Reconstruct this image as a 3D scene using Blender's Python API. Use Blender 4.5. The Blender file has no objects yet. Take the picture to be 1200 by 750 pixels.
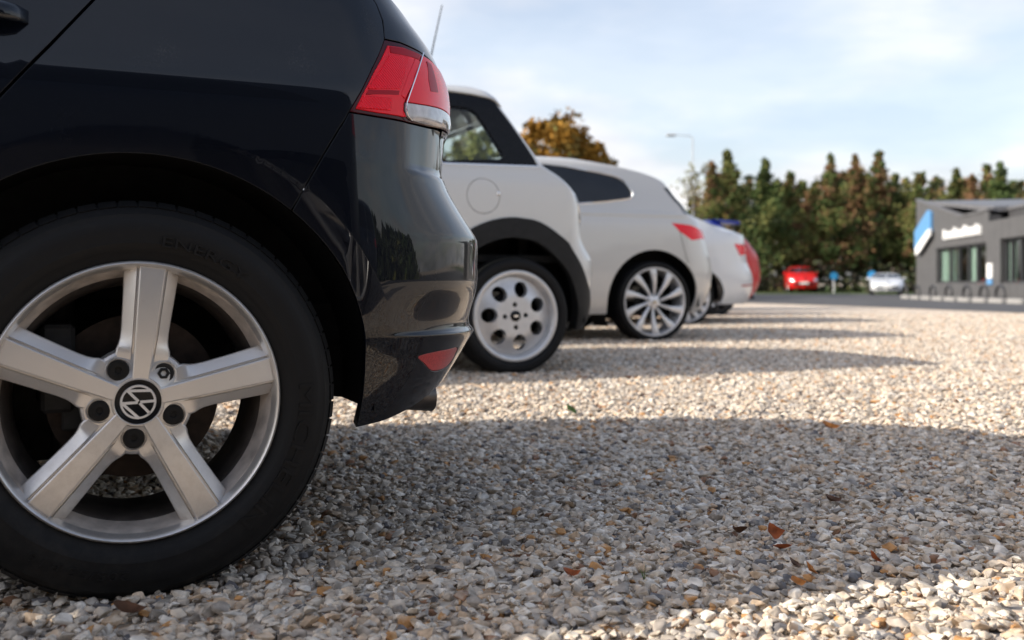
import bpy, bmesh, math, random
import numpy as np
from mathutils import Vector, Matrix
from mathutils.geometry import delaunay_2d_cdt

random.seed(7)
rng = np.random.default_rng(7)
scene = bpy.context.scene
col = scene.collection
R = math.radians

# ---------------------------------------------------------------- camera
EYE = 0.50
cam_data = bpy.data.cameras.new('camera')
cam = bpy.data.objects.new('camera', cam_data)
col.objects.link(cam)
cam.location = (0, 0, EYE)
cam.rotation_euler = (R(90), 0, 0)
cam_data.sensor_width = 36
cam_data.lens = 35.0
cam_data.shift_y = -44 / 1200
cam_data.clip_start = 0.05
cam_data.clip_end = 3000
cam_data.dof.use_dof = True
cam_data.dof.focus_distance = 1.85
cam_data.dof.aperture_fstop = 3.7
scene.camera = cam

# ---------------------------------------------------------------- sky and sun
SUN_EL, SUN_AZ = R(29.5), R(188.4)          # azimuth measured from +X towards +Y: the sun stands to the left
world = bpy.data.worlds.new('World')
scene.world = world
world.use_nodes = True
wn, wl = world.node_tree.nodes, world.node_tree.links
wn.clear()
def wnode(t, **kw):
    n = wn.new(t)
    for k, v in kw.items():
        if k in n.inputs: n.inputs[k].default_value = v
        else: setattr(n, k, v)
    return n
sky = wnode('ShaderNodeTexSky', sky_type='NISHITA', sun_disc=False)
sky.sun_elevation = SUN_EL
sky.sun_rotation = math.atan2(math.cos(SUN_AZ), math.sin(SUN_AZ))
sky.air_density, sky.dust_density, sky.ozone_density = 1.0, 2.2, 1.0
tc = wnode('ShaderNodeTexCoord')
sep = wnode('ShaderNodeSeparateXYZ')
wl.new(tc.outputs['Generated'], sep.inputs[0])
zz = wnode('ShaderNodeMath', operation='MAXIMUM'); zz.inputs[1].default_value = 0.0
wl.new(sep.outputs['Z'], zz.inputs[0])
zo = wnode('ShaderNodeMath', operation='ADD'); zo.inputs[1].default_value = 0.16
wl.new(zz.outputs[0], zo.inputs[0])
dx = wnode('ShaderNodeMath', operation='DIVIDE'); dy = wnode('ShaderNodeMath', operation='DIVIDE')
wl.new(sep.outputs['X'], dx.inputs[0]); wl.new(zo.outputs[0], dx.inputs[1])
wl.new(sep.outputs['Y'], dy.inputs[0]); wl.new(zo.outputs[0], dy.inputs[1])
cmb = wnode('ShaderNodeCombineXYZ')
wl.new(dx.outputs[0], cmb.inputs[0]); wl.new(dy.outputs[0], cmb.inputs[1])
cmb.inputs[2].default_value = 6.1
nz = wnode('ShaderNodeTexNoise'); nz.inputs['Scale'].default_value = 0.85; nz.inputs['Detail'].default_value = 6
nz.inputs['Roughness'].default_value = 0.52; nz.inputs['Distortion'].default_value = 0.1
wl.new(cmb.outputs[0], nz.inputs['Vector'])
ramp = wnode('ShaderNodeMapRange'); ramp.interpolation_type = 'SMOOTHSTEP'
ramp.inputs['From Min'].default_value = 0.40; ramp.inputs['From Max'].default_value = 0.60
ramp.inputs['To Min'].default_value = 0.40; ramp.inputs['To Max'].default_value = 0.90
wl.new(nz.outputs['Fac'], ramp.inputs['Value'])
nz2 = wnode('ShaderNodeTexNoise'); nz2.inputs['Scale'].default_value = 1.9; nz2.inputs['Detail'].default_value = 5
wl.new(cmb.outputs[0], nz2.inputs['Vector'])
ccol = wnode('ShaderNodeMix', data_type='RGBA')
ccol.inputs[6].default_value = (3.65, 3.7, 3.95, 1); ccol.inputs[7].default_value = (5.0, 4.85, 4.8, 1)
cst = wnode('ShaderNodeMapRange'); cst.inputs['From Min'].default_value = .36; cst.inputs['From Max'].default_value = .62
wl.new(nz2.outputs['Fac'], cst.inputs['Value']); wl.new(cst.outputs[0], ccol.inputs[0])
cmix = wnode('ShaderNodeMix', data_type='RGBA')
thin = wnode('ShaderNodeMapRange'); thin.interpolation_type = 'SMOOTHSTEP'      # the cloud bank thins out with height
thin.inputs['From Min'].default_value = 0.22; thin.inputs['From Max'].default_value = 0.60
thin.inputs['To Min'].default_value = 1.0; thin.inputs['To Max'].default_value = 0.32
wl.new(sep.outputs['Z'], thin.inputs['Value'])
tm = wnode('ShaderNodeMath', operation='MULTIPLY'); wl.new(ramp.outputs[0], tm.inputs[0]); wl.new(thin.outputs[0], tm.inputs[1])
wl.new(tm.outputs[0], cmix.inputs[0]); wl.new(sky.outputs[0], cmix.inputs[6]); wl.new(ccol.outputs[2], cmix.inputs[7])
bg = wnode('ShaderNodeBackground'); bg.inputs['Strength'].default_value = 0.13
out = wnode('ShaderNodeOutputWorld')
wl.new(cmix.outputs[2], bg.inputs['Color']); wl.new(bg.outputs[0], out.inputs['Surface'])

sun_data = bpy.data.lights.new('sun', 'SUN')
sun_data.energy = 3.5
sun_data.angle = R(0.55)
sun_data.color = (1.0, 0.92, 0.80)
sun = bpy.data.objects.new('sun', sun_data)
col.objects.link(sun)
sdir = Vector((math.cos(SUN_EL) * math.cos(SUN_AZ), math.cos(SUN_EL) * math.sin(SUN_AZ), math.sin(SUN_EL)))
sun.rotation_euler = sdir.to_track_quat('Z', 'Y').to_euler()
sun.location = sdir * 60

scene.view_settings.view_transform = 'Standard'
scene.view_settings.look = 'None'
scene.view_settings.exposure = 0.90
scene.view_settings.gamma = 1.0
scene.render.engine = 'CYCLES'
scene.cycles.max_bounces = 8
scene.cycles.transparent_max_bounces = 12
scene.cycles.sample_clamp_indirect = 6.0
scene.cycles.use_denoising = True

# ---------------------------------------------------------------- materials
def mat(name, color, rough=0.5, metal=0.0, coat=0.0, coat_rough=0.03, spec=0.5, noise=None, bump=None, trans=0.0, ior=1.45, dust=None):
    """principled material; noise=(scale, amount) varies the colour, bump=(scale, strength, distance)"""
    m = bpy.data.materials.new(name)
    m.use_nodes = True
    nt = m.node_tree
    b = nt.nodes['Principled BSDF']
    b.inputs['Base Color'].default_value = (*color, 1)
    b.inputs['Roughness'].default_value = rough
    b.inputs['Metallic'].default_value = metal
    b.inputs['Coat Weight'].default_value = coat
    b.inputs['Coat Roughness'].default_value = coat_rough
    b.inputs['Specular IOR Level'].default_value = spec
    b.inputs['Transmission Weight'].default_value = trans
    b.inputs['IOR'].default_value = ior
    co = nt.nodes.new('ShaderNodeTexCoord')
    if noise:
        n = nt.nodes.new('ShaderNodeTexNoise')
        n.inputs['Scale'].default_value = noise[0]; n.inputs['Detail'].default_value = 6
        nt.links.new(co.outputs['Object'], n.inputs['Vector'])
        hs = nt.nodes.new('ShaderNodeMapRange')
        hs.inputs['From Min'].default_value = .3; hs.inputs['From Max'].default_value = .7
        hs.inputs['To Min'].default_value = 1 - noise[1]; hs.inputs['To Max'].default_value = 1 + noise[1]
        nt.links.new(n.outputs['Fac'], hs.inputs['Value'])
        mx = nt.nodes.new('ShaderNodeVectorMath'); mx.operation = 'SCALE'
        mx.inputs[0].default_value = color
        nt.links.new(hs.outputs[0], mx.inputs['Scale'])
        nt.links.new(mx.outputs[0], b.inputs['Base Color'])
    if dust:                      # dust=(colour, scale, amount): specks of dirt, rougher where they lie
        n = nt.nodes.new('ShaderNodeTexNoise'); n.inputs['Scale'].default_value = dust[1]; n.inputs['Detail'].default_value = 8
        n.inputs['Roughness'].default_value = .75
        nt.links.new(co.outputs['Object'], n.inputs['Vector'])
        n2 = nt.nodes.new('ShaderNodeTexNoise'); n2.inputs['Scale'].default_value = dust[1] / 30; n2.inputs['Detail'].default_value = 3
        nt.links.new(co.outputs['Object'], n2.inputs['Vector'])
        ad = nt.nodes.new('ShaderNodeMath'); ad.operation = 'MULTIPLY'
        nt.links.new(n.outputs['Fac'], ad.inputs[0]); nt.links.new(n2.outputs['Fac'], ad.inputs[1])
        mr = nt.nodes.new('ShaderNodeMapRange')
        thr = dust[3] if len(dust) > 3 else .27
        mr.inputs['From Min'].default_value = thr; mr.inputs['From Max'].default_value = thr + .15
        mr.inputs['To Min'].default_value = 0; mr.inputs['To Max'].default_value = dust[2]
        nt.links.new(ad.outputs[0], mr.inputs['Value'])
        mx = nt.nodes.new('ShaderNodeMix'); mx.data_type = 'RGBA'
        mx.inputs[6].default_value = (*color, 1); mx.inputs[7].default_value = (*dust[0], 1)
        nt.links.new(mr.outputs[0], mx.inputs[0]); nt.links.new(mx.outputs[2], b.inputs['Base Color'])
        cr = nt.nodes.new('ShaderNodeMapRange')
        cr.inputs['To Min'].default_value = coat_rough; cr.inputs['To Max'].default_value = coat_rough + .25
        nt.links.new(mr.outputs[0], cr.inputs['Value']); nt.links.new(cr.outputs[0], b.inputs['Coat Roughness'])
    if bump:
        n = nt.nodes.new('ShaderNodeTexNoise'); n.inputs['Scale'].default_value = bump[0]; n.inputs['Detail'].default_value = 5
        nt.links.new(co.outputs['Object'], n.inputs['Vector'])
        bp = nt.nodes.new('ShaderNodeBump'); bp.inputs['Strength'].default_value = bump[1]; bp.inputs['Distance'].default_value = bump[2]
        nt.links.new(n.outputs['Fac'], bp.inputs['Height']); nt.links.new(bp.outputs[0], b.inputs['Normal'])
    return m

def clear_glass(name, tint=(.75, .82, .80), refl=.10):
    m = bpy.data.materials.new(name); m.use_nodes = True
    nt = m.node_tree; nt.nodes.clear()
    tr = nt.nodes.new('ShaderNodeBsdfTransparent'); tr.inputs[0].default_value = (*tint, 1)
    gl = nt.nodes.new('ShaderNodeBsdfGlossy'); gl.inputs['Roughness'].default_value = .02
    lw = nt.nodes.new('ShaderNodeLayerWeight'); lw.inputs[0].default_value = .5
    pw = nt.nodes.new('ShaderNodeMath'); pw.operation = 'POWER'; pw.inputs[1].default_value = 5; nt.links.new(lw.outputs['Facing'], pw.inputs[0])
    fr = nt.nodes.new('ShaderNodeMath'); fr.operation = 'MULTIPLY_ADD'; fr.inputs[1].default_value = .9; fr.inputs[2].default_value = refl * .5; nt.links.new(pw.outputs[0], fr.inputs[0])
    mx = nt.nodes.new('ShaderNodeMixShader'); o = nt.nodes.new('ShaderNodeOutputMaterial')
    nt.links.new(fr.outputs[0], mx.inputs[0]); nt.links.new(tr.outputs[0], mx.inputs[1]); nt.links.new(gl.outputs[0], mx.inputs[2])
    nt.links.new(mx.outputs[0], o.inputs[0])
    return m

M = {}
M['black_paint'] = mat('black_paint', (.0022, .0034, .0072), .30, spec=.1, coat=.95, coat_rough=.012, dust=((.16, .15, .14), 300, .22, .37))
M['black_paint'].node_tree.nodes['Principled BSDF'].inputs['Coat IOR'].default_value = 1.48
M['black_gloss'] = mat('black_gloss', (.006, .006, .007), .25, spec=.25, noise=(30, .2))
M['black_trim'] = mat('black_trim', (.012, .012, .0125), .55, spec=.3, noise=(40, .25), bump=(400, .15, .001))
M['liner'] = mat('liner', (.012, .012, .012), .85, spec=.2, noise=(30, .3))
M['gap'] = mat('gap', (.003, .003, .003), .9, spec=.1)
M['rubber'] = mat('rubber', (.0085, .0085, .009), .6, spec=.22, bump=(140, .10, .0012), dust=((.03, .027, .024), 45, .4))
M['alloy'] = mat('alloy', (.64, .62, .60), .34, metal=.72, dust=((.22, .185, .15), 55, .22, .26), bump=(900, .06, .0004))
M['alloy_barrel'] = mat('alloy_barrel', (.46, .41, .37), .5, metal=.25, noise=(30, .35), bump=(300, .1, .0005))
M['shaded_alloy'] = mat('shaded_alloy', (.045, .038, .034), .6, metal=.4, noise=(40, .4))  # shadow deep inside the wheel barrel, put into the metal's colour
M['alloy_bright'] = mat('alloy_bright', (.66, .66, .67), .33, metal=.55, noise=(20, .06))
M['alloy_white'] = mat('alloy_white', (.58, .58, .59), .36, metal=.55, noise=(25, .06))
M['bolt_cap'] = mat('bolt_cap', (.007, .007, .0075), .5, spec=.25, noise=(80, .2))
M['rust'] = mat('rust', (.028, .018, .013), .7, metal=.3, noise=(50, .5))
M['iron'] = mat('iron', (.02, .02, .02), .7, metal=.4, noise=(40, .4))
M['chrome'] = mat('chrome', (.85, .85, .86), .12, metal=1.0)
M['steel'] = mat('steel', (.10, .09, .085), .35, metal=.8, noise=(30, .3))
M['red_lens'] = mat('red_lens', (.82, .001, .016), .25, spec=.3, coat=.3, coat_rough=.02, bump=(420, .05, .0006))
M['red_lens_inner'] = mat('red_lens_inner', (.90, .002, .022), .35, spec=.3, coat=.15, coat_rough=.05)
nt = M['red_lens_inner'].node_tree          # moulded prism lines of the reflex blocks
wv = nt.nodes.new('ShaderNodeTexWave'); wv.inputs['Scale'].default_value = 85; wv.bands_direction = 'DIAGONAL'
cn = nt.nodes.new('ShaderNodeTexCoord'); bp = nt.nodes.new('ShaderNodeBump'); bp.inputs['Strength'].default_value = .6; bp.inputs['Distance'].default_value = .002
nt.links.new(cn.outputs['Object'], wv.inputs['Vector']); nt.links.new(wv.outputs['Fac'], bp.inputs['Height']); nt.links.new(bp.outputs[0], nt.nodes['Principled BSDF'].inputs['Normal'])
M['red_lens_deep'] = mat('red_lens_deep', (.34, .002, .012), .3, spec=.2, coat=.15, coat_rough=.02)
M['lens_rim'] = mat('lens_rim', (.05, .002, .006), .2, spec=.3, coat=.2)
M['clear_lens'] = mat('clear_lens', (.36, .35, .37), .25, metal=.35, coat=1.0, coat_rough=.03, noise=(60, .2), bump=(300, .15, .001))
M['reflector'] = mat('reflector', (.42, .035, .035), .3, coat=.8, noise=(300, .3))
M['white_paint'] = mat('white_paint', (.60, .585, .555), .35, coat=.8, coat_rough=.04, dust=((.45, .40, .34), 120, .10))
M['pearl_paint'] = mat('pearl_paint', (.56, .54, .51), .38, metal=.15, coat=.8, coat_rough=.04, dust=((.45, .40, .34), 120, .14))
M['cold_white_paint'] = mat('cold_white_paint', (.70, .70, .70), .35, coat=.8, coat_rough=.04, dust=((.5, .46, .4), 120, .08))
M['red_paint'] = mat('red_paint', (.52, .012, .012), .4, spec=.3, coat=.3, coat_rough=.05, noise=(20, .05))
M['blue_paint'] = mat('blue_paint', (.02, .04, .30), .32, coat=.8, coat_rough=.05, noise=(20, .05))
M['dark_paint'] = mat('dark_paint', (.012, .017, .03), .32, coat=.8, coat_rough=.05, noise=(20, .05))
M['silver_paint'] = mat('silver_paint', (.70, .72, .75), .35, metal=.2, coat=.8, coat_rough=.05, noise=(20, .05))
M['dark_glass'] = mat('dark_glass', (.008, .009, .011), .04, spec=.5, coat=.3, noise=(6, .2))
M['clear_glass'] = clear_glass('clear_glass')
M['headliner'] = mat('headliner', (.16, .16, .155), .9, noise=(20, .1))
M['seat_cloth'] = mat('seat_cloth', (.03, .032, .036), .9, noise=(60, .3))
M['plate_yellow'] = mat('plate_yellow', (.75, .55, .05), .4, noise=(60, .08))
M['plate_white'] = mat('plate_white', (.75, .75, .73), .4, noise=(60, .08))
M['headlamp'] = mat('headlamp', (.75, .76, .78), .15, metal=.5, coat=1.0, noise=(40, .15))
M['gold'] = mat('gold', (.55, .38, .12), .3, metal=1.0)

# ---------------------------------------------------------------- tagging
def tag(o, label=None, cat=None, group=None, kind=None):
    if label: o['label'] = label
    if cat: o['category'] = cat
    if group: o['group'] = group
    if kind: o['kind'] = kind
    return o
def empty(name, loc=(0, 0, 0), rz=0.0, parent=None):
    o = bpy.data.objects.new(name, None)
    o.empty_display_size = .1
    col.objects.link(o); o.location = loc; o.rotation_euler = (0, 0, rz); o.parent = parent
    return o
def add(name, me, m, parent=None, loc=None):
    o = bpy.data.objects.new(name, me)
    if m is not None and not me.materials: me.materials.append(m)
    col.objects.link(o); o.parent = parent
    if loc is not None: o.location = loc
    return o
def new_mesh(name, verts, faces, smooth=None):
    me = bpy.data.meshes.new(name)
    me.from_pydata([tuple(map(float, v)) for v in verts], [], [tuple(map(int, f)) for f in faces])
    me.validate(); me.update()
    if smooth is not None:
        me.polygons.foreach_set('use_smooth', [True] * len(me.polygons))
        me.set_sharp_from_angle(angle=smooth)
    return me
def copy_tree(o, parent=None):
    c = o.copy(); col.objects.link(c); c.parent = parent
    for ch in list(o.children): copy_tree(ch, c)
    return c
# ---------------------------------------------------------------- car shells
# A body shell is a stack of plan outlines.  v runs up the profile (v equals the
# height on the sides), s runs along the outline (s equals x, metres behind the rear
# axle, on the side and goes round the rear / front corner beyond it).
def pchip(xs, ys):
    xs = np.asarray(xs, float); ys = np.asarray(ys, float)
    h = np.diff(xs); d = np.diff(ys) / h
    m = np.zeros_like(ys)
    for i in range(1, len(xs) - 1):
        if d[i-1] * d[i] > 0:
            w1 = 2*h[i] + h[i-1]; w2 = h[i] + 2*h[i-1]
            m[i] = (w1 + w2) / (w1/d[i-1] + w2/d[i])
    m[0] = d[0]; m[-1] = d[-1]
    def f(x):
        x = np.clip(np.asarray(x, float), xs[0], xs[-1])
        i = np.clip(np.searchsorted(xs, x, side='right') - 1, 0, len(xs) - 2)
        t = (x - xs[i]) / h[i]
        return ((2*t**3 - 3*t**2 + 1) * ys[i] + (t**3 - 2*t**2 + t) * h[i] * m[i]
                + (-2*t**3 + 3*t**2) * ys[i+1] + (t**3 - t**2) * h[i] * m[i+1])
    return f

def smooth(a, b, x):
    t = np.clip((x - a) / (b - a), 0, 1)
    return t * t * (3 - 2 * t)

class Shell:
    """columns of rows: v, z, w0 (inset of the side), R (rear end), c (rear corner
    length), F (front end).  D: half width."""
    LC = 0.9
    def __init__(self, rows, D, k1=0.75, k2=0.75, cf=0.45, bow=0.02, disp=None, xm=-1.3, soft=0.0):
        r = np.array(rows, float)
        self.v0, self.v1 = r[0, 0], r[-1, 0]
        self.fz, self.fw, self.fR, self.fc, self.fF = [pchip(r[:, 0], r[:, i]) for i in range(1, 6)]
        self.soft = None
        if soft:                       # sharp steps of the rear profile die out towards the side
            vv = np.linspace(self.v0, self.v1, 500); rr = self.fR(vv)
            ker = np.exp(-.5 * ((vv[:, None] - vv[None]) / soft)**2); self.soft = pchip(vv, ker @ rr / ker.sum(1))
        self.D, self.k1, self.k2, self.cf, self.bow, self.disp, self.xm = D, k1, k2, cf, bow, disp, xm
    def xr(self, v): return float(self.fR(v) - np.minimum(self.fc(v), np.maximum(self.fR(v) - self.fF(v), .01) * .42))
    def xf(self, v): return float(self.fF(v) + np.minimum(self.cf, np.maximum(self.fR(v) - self.fF(v), .01) * .42))
    def P(self, s, v):
        s = np.asarray(s, float); v = np.asarray(v, float)
        z, w0, R, c, F = self.fz(v), self.fw(v), self.fR(v), self.fc(v), self.fF(v)
        D = np.maximum(self.D - w0, 0.0)
        half = np.maximum(R - F, .01) * .42
        xr = R - np.minimum(c, half); xf = F + np.minimum(self.cf, half)
        x = np.clip(s, xf, xr); w = w0.copy() if hasattr(w0, 'copy') else w0
        x = x + 0.0
        def bez(q, c, k1, k2):
            a = 3*q*(1-q)**2*k1*c + 3*q*q*(1-q)*c + q**3*c
            b = 3*q*q*(1-q)*(D - k2*D) + q**3*D
            return a, b
        q = np.clip((s - xr) / self.LC, 0, 1)
        Rq = R
        if self.soft is not None: Rq = R + (self.soft(v) - R) * (1 - smooth(.10, .34, q))
        a, b = bez(q, Rq - xr, self.k1, self.k2)
        qf = np.clip((xf - s) / self.LC, 0, 1)
        a2, b2 = bez(qf, xf - F, .7, .7)
        x = x + a - a2
        w = w + b + b2
        w = w + self.bow * ((x - self.xm) / 2.0)**2 * (D / self.D)
        w = np.minimum(w, self.D)
        if self.disp is not None:
            w, x, z = self.disp(x, w, z, s, v)
        return np.stack(np.broadcast_arrays(x, w, z), -1)
    def N(self, s, v, h=1e-3):
        s = np.asarray(s, float); v = np.asarray(v, float)
        va = np.clip(v - h, self.v0, self.v1); vb = np.clip(v + h, self.v0, self.v1)
        a = self.P(s + h, v) - self.P(s - h, v)
        b = self.P(s, vb) - self.P(s, va)
        n = np.cross(a, b)
        l = np.linalg.norm(n, axis=-1, keepdims=True)
        return n / np.maximum(l, 1e-12)
VW_ROWS = [
 [0.18, 0.18, 0.095, 0.560, 0.230, -3.35], [0.22, 0.22, 0.062, 0.597, 0.267, -3.38], [0.26, 0.26, 0.032, 0.628, 0.298, -3.40],
 [0.285, 0.285, 0.022, 0.650, 0.320, -3.42], [0.305, 0.305, 0.017, 0.670, 0.340, -3.43], [0.33, 0.33, 0.012, 0.692, 0.362, -3.45],
 [0.365, 0.365, 0.007, 0.721, 0.391, -3.46], [0.392, 0.392, -0.001, 0.740, 0.410, -3.46], [0.400, 0.400, -0.004, 0.746, 0.416, -3.46],
 [0.408, 0.408, -0.007, 0.7475, 0.4175, -3.46], [0.422, 0.422, -0.0092, 0.743, 0.413, -3.46], [0.445, 0.445, -0.0108, 0.747, 0.417, -3.46],
 [0.48, 0.48, -0.0117, 0.752, 0.422, -3.46], [0.53, 0.53, -0.0122, 0.755, 0.425, -3.46], [0.572, 0.572, -0.0124, 0.7565, 0.4265, -3.45],
 [0.584, 0.584, -0.0124, 0.755, 0.425, -3.45], [0.592, 0.592, -0.0124, 0.749, 0.419, -3.45], [0.645, 0.645, -0.0123, 0.7015, 0.3715, -3.42],
 [0.689, 0.689, -0.012, 0.6675, 0.3375, -3.39], [0.696, 0.696, -0.012, 0.6645, 0.3345, -3.38], [0.703, 0.703, -0.012, 0.665, 0.335, -3.36],
 [0.74, 0.74, -0.011, 0.668, 0.338, -3.28], [0.78, 0.78, -0.009, 0.6725, 0.3425, -3.1], [0.82, 0.82, -0.006, 0.676, 0.346, -2.9],
 [0.87, 0.87, 0.004, 0.674, 0.344, -2.6], [0.91, 0.91, 0.015, 0.664, 0.334, -2.35], [0.95, 0.95, 0.027, 0.642, 0.312, -2.15],
 [1.0, 1.0, 0.045, 0.592, 0.262, -2.0], [1.05, 1.05, 0.07, 0.548, 0.218, -1.9], [1.15, 1.15, 0.115, 0.475, 0.20, -1.7],
 [1.28, 1.28, 0.225, 0.385, 0.20, -1.45], [1.37, 1.37, 0.30, 0.32, 0.22, -1.2], [1.42, 1.405, 0.355, 0.25, 0.25, -1.05],
 [1.47, 1.425, 0.44, 0.13, 0.3, -0.95], [1.60, 1.44, 0.60, -0.2, 0.2, -0.75], [1.75, 1.445, 0.85, -0.4, 0.1, -0.6]]
def vw_disp(x, w, z, s, v):
    r = np.hypot(x, z - .313)
    t = np.clip((.434 - r) / .06, 0, 1.3)
    fade = smooth(.24, .46, z) * (w < .3)
    w = w + fade * (.0078 * t)
    # stepped ledge above the rear reflector
    k = smooth(.37, .58, s) * smooth(1.2, .8, s) * smooth(.402, .414, z) * smooth(.50, .43, z)
    x = x - .010 * k; w = w + .008 * k * smooth(.9, .7, s)
    # corner under the tail lamp where the bumper shelf starts
    k = smooth(.48, .60, s) * smooth(.696, .704, z) * smooth(.80, .785, z)
    x = x - .007 * k; w = w + .006 * k * smooth(.9, .7, s)
    return w, x, z
VW = dict(D=.865, k1=.62, k2=.8, cf=.5, bow=.02, disp=vw_disp, soft=.05)
MINI_ROWS = [
 [0.20, 0.20, 0.055, 0.540, 0.240, -3.00], [0.28, 0.28, 0.025, 0.579, 0.279, -3.06], [0.35, 0.35, 0.010, 0.606, 0.306, -3.1], [0.45, 0.45, 0.001, 0.625, 0.325, -3.13],
 [0.55, 0.55, -0.004, 0.634, 0.334, -3.13], [0.605, 0.605, -0.005, 0.620, 0.320, -3.12], [0.65, 0.65, -0.005, 0.571, 0.271, -3.1], [0.70, 0.70, -0.005, 0.527, 0.227, -3.08],
 [0.78, 0.78, -0.004, 0.506, 0.206, -3.02], [0.84, 0.84, -0.003, 0.500, 0.202, -2.93], [0.90, 0.90, -0.001, 0.482, 0.182, -2.75], [0.95, 0.95, 0.003, 0.449, 0.150, -2.5],
 [0.98, 0.98, 0.007, 0.417, 0.130, -2.36], [1.00, 1.00, 0.012, 0.392, 0.120, -2.28], [1.02, 1.02, 0.020, 0.372, 0.120, -2.22], [1.05, 1.05, 0.034, 0.333, 0.120, -2.14],
 [1.075, 1.075, 0.043, 0.290, 0.120, -2.08], [1.09, 1.09, 0.048, 0.268, 0.120, -2.05], [1.15, 1.15, 0.066, 0.227, 0.120, -1.93], [1.25, 1.25, 0.093, 0.160, 0.120, -1.74],
 [1.35, 1.35, 0.123, 0.095, 0.120, -1.56], [1.40, 1.40, 0.141, 0.062, 0.120, -1.47], [1.43, 1.43, 0.155, 0.050, 0.120, -1.42], [1.455, 1.455, 0.170, 0.036, 0.130, -1.36],
 [1.49, 1.485, 0.200, 0.010, 0.150, -1.27], [1.53, 1.508, 0.250, -0.040, 0.15, -1.18], [1.62, 1.525, 0.400, -0.15, 0.15, -1.02], [1.78, 1.535, 0.650, -0.38, 0.1, -0.85], [1.92, 1.538, 0.82, -0.55, 0.05, -0.68]]
MINI = dict(D=.84, k1=.62, k2=.72, cf=.45, bow=.02)
ESTATE_ROWS = [
 [0.20, 0.20, 0.060, 0.620, 0.370, -3.5], [0.28, 0.28, 0.025, 0.700, 0.450, -3.55], [0.35, 0.35, 0.010, 0.753, 0.503, -3.6], [0.45, 0.45, 0.001, 0.795, 0.545, -3.62],
 [0.55, 0.55, -0.004, 0.807, 0.557, -3.62], [0.65, 0.65, -0.005, 0.789, 0.539, -3.58], [0.75, 0.75, -0.004, 0.745, 0.495, -3.5], [0.80, 0.80, -0.003, 0.717, 0.467, -3.4],
 [0.85, 0.85, -0.002, 0.688, 0.438, -3.2], [0.90, 0.90, 0.001, 0.662, 0.412, -2.95], [0.95, 0.95, 0.011, 0.630, 0.380, -2.65], [0.99, 0.99, 0.026, 0.580, 0.330, -2.42],
 [1.02, 1.02, 0.037, 0.490, 0.240, -2.25], [1.05, 1.05, 0.048, 0.445, 0.195, -2.15], [1.08, 1.08, 0.060, 0.414, 0.164, -2.08], [1.15, 1.15, 0.089, 0.335, 0.130, -1.92],
 [1.22, 1.22, 0.118, 0.285, 0.120, -1.74], [1.26, 1.26, 0.136, 0.264, 0.120, -1.66], [1.28, 1.28, 0.145, 0.246, 0.120, -1.62], [1.30, 1.30, 0.154, 0.215, 0.12, -1.58], [1.33, 1.33, 0.168, 0.140, 0.12, -1.52],
 [1.36, 1.36, 0.182, 0.03, 0.12, -1.46], [1.40, 1.398, 0.205, -0.16, 0.12, -1.38], [1.43, 1.424, 0.235, -0.33, 0.12, -1.30], [1.47, 1.45, 0.30, -0.50, 0.1, -1.2], [1.56, 1.475, 0.47, -0.68, 0.08, -1.08], [1.72, 1.488, 0.72, -0.78, 0.06, -1.0], [1.86, 1.491, 0.88, -0.86, 0.04, -0.93]]
ESTATE = dict(D=.90, k1=.62, k2=.72, cf=.5, bow=.02)
SALOON_ROWS = [
 [0.20, 0.20, 0.060, 1.095, 0.795, -3.45], [0.28, 0.28, 0.025, 1.164, 0.864, -3.5], [0.35, 0.35, 0.010, 1.203, 0.903, -3.55], [0.42, 0.42, 0.003, 1.220, 0.920, -3.57],
 [0.50, 0.50, -0.002, 1.222, 0.922, -3.57], [0.60, 0.60, -0.005, 1.182, 0.882, -3.53], [0.70, 0.70, -0.005, 1.120, 0.820, -3.45], [0.80, 0.80, -0.003, 1.098, 0.798, -3.2],
 [0.90, 0.90, 0.000, 1.087, 0.787, -2.8], [0.97, 0.97, 0.018, 1.084, 0.784, -2.45], [1.00, 1.00, 0.030, 1.078, 0.778, -2.25], [1.02, 1.02, 0.038, 1.055, 0.755, -2.15],
 [1.035, 1.035, 0.045, 1.000, 0.700, -2.1], [1.05, 1.05, 0.052, 0.875, 0.575, -2.05], [1.08, 1.08, 0.067, 0.700, 0.400, -1.98], [1.11, 1.11, 0.084, 0.545, 0.250, -1.9],
 [1.15, 1.15, 0.108, 0.380, 0.150, -1.8], [1.20, 1.20, 0.139, 0.240, 0.120, -1.66], [1.30, 1.30, 0.190, 0.04, 0.120, -1.4], [1.38, 1.37, 0.240, -.16, .12, -1.2], [1.46, 1.405, .36, -.35, .1, -1.05], [1.62, 1.425, .62, -.5, .08, -.9], [1.85, 1.43, .88, -.68, .05, -.76]]
SALOON = dict(D=.90, k1=.62, k2=.72, cf=.5, bow=.02)
COUPE_ROWS = [
 [0.20, 0.20, 0.060, 0.78, 0.48, -3.3], [0.28, 0.28, 0.025, 0.891, 0.591, -3.35], [0.40, 0.40, 0.005, 1.000, 0.700, -3.4], [0.50, 0.50, -0.002, 1.045, 0.745, -3.4], [0.60, 0.60, -0.005, 1.050, 0.750, -3.38],
 [0.70, 0.70, -0.005, 1.028, 0.728, -3.3], [0.80, 0.80, -0.003, 1.005, 0.705, -3.1], [0.90, 0.90, 0.000, 0.932, 0.632, -2.7], [0.95, 0.95, 0.011, 0.886, 0.586, -2.45], [1.00, 1.00, 0.030, 0.846, 0.546, -2.2],
 [1.05, 1.05, 0.052, 0.80, 0.50, -2.05], [1.10, 1.10, 0.078, 0.734, 0.434, -1.95], [1.20, 1.165, 0.139, 0.58, 0.30, -1.7], [1.28, 1.20, .2, .38, .2, -1.5], [1.36, 1.225, .3, .15, .15, -1.3], [1.5, 1.245, .5, -.2, .1, -1.1], [1.85, 1.255, .87, -.6, .05, -.75]]
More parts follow.
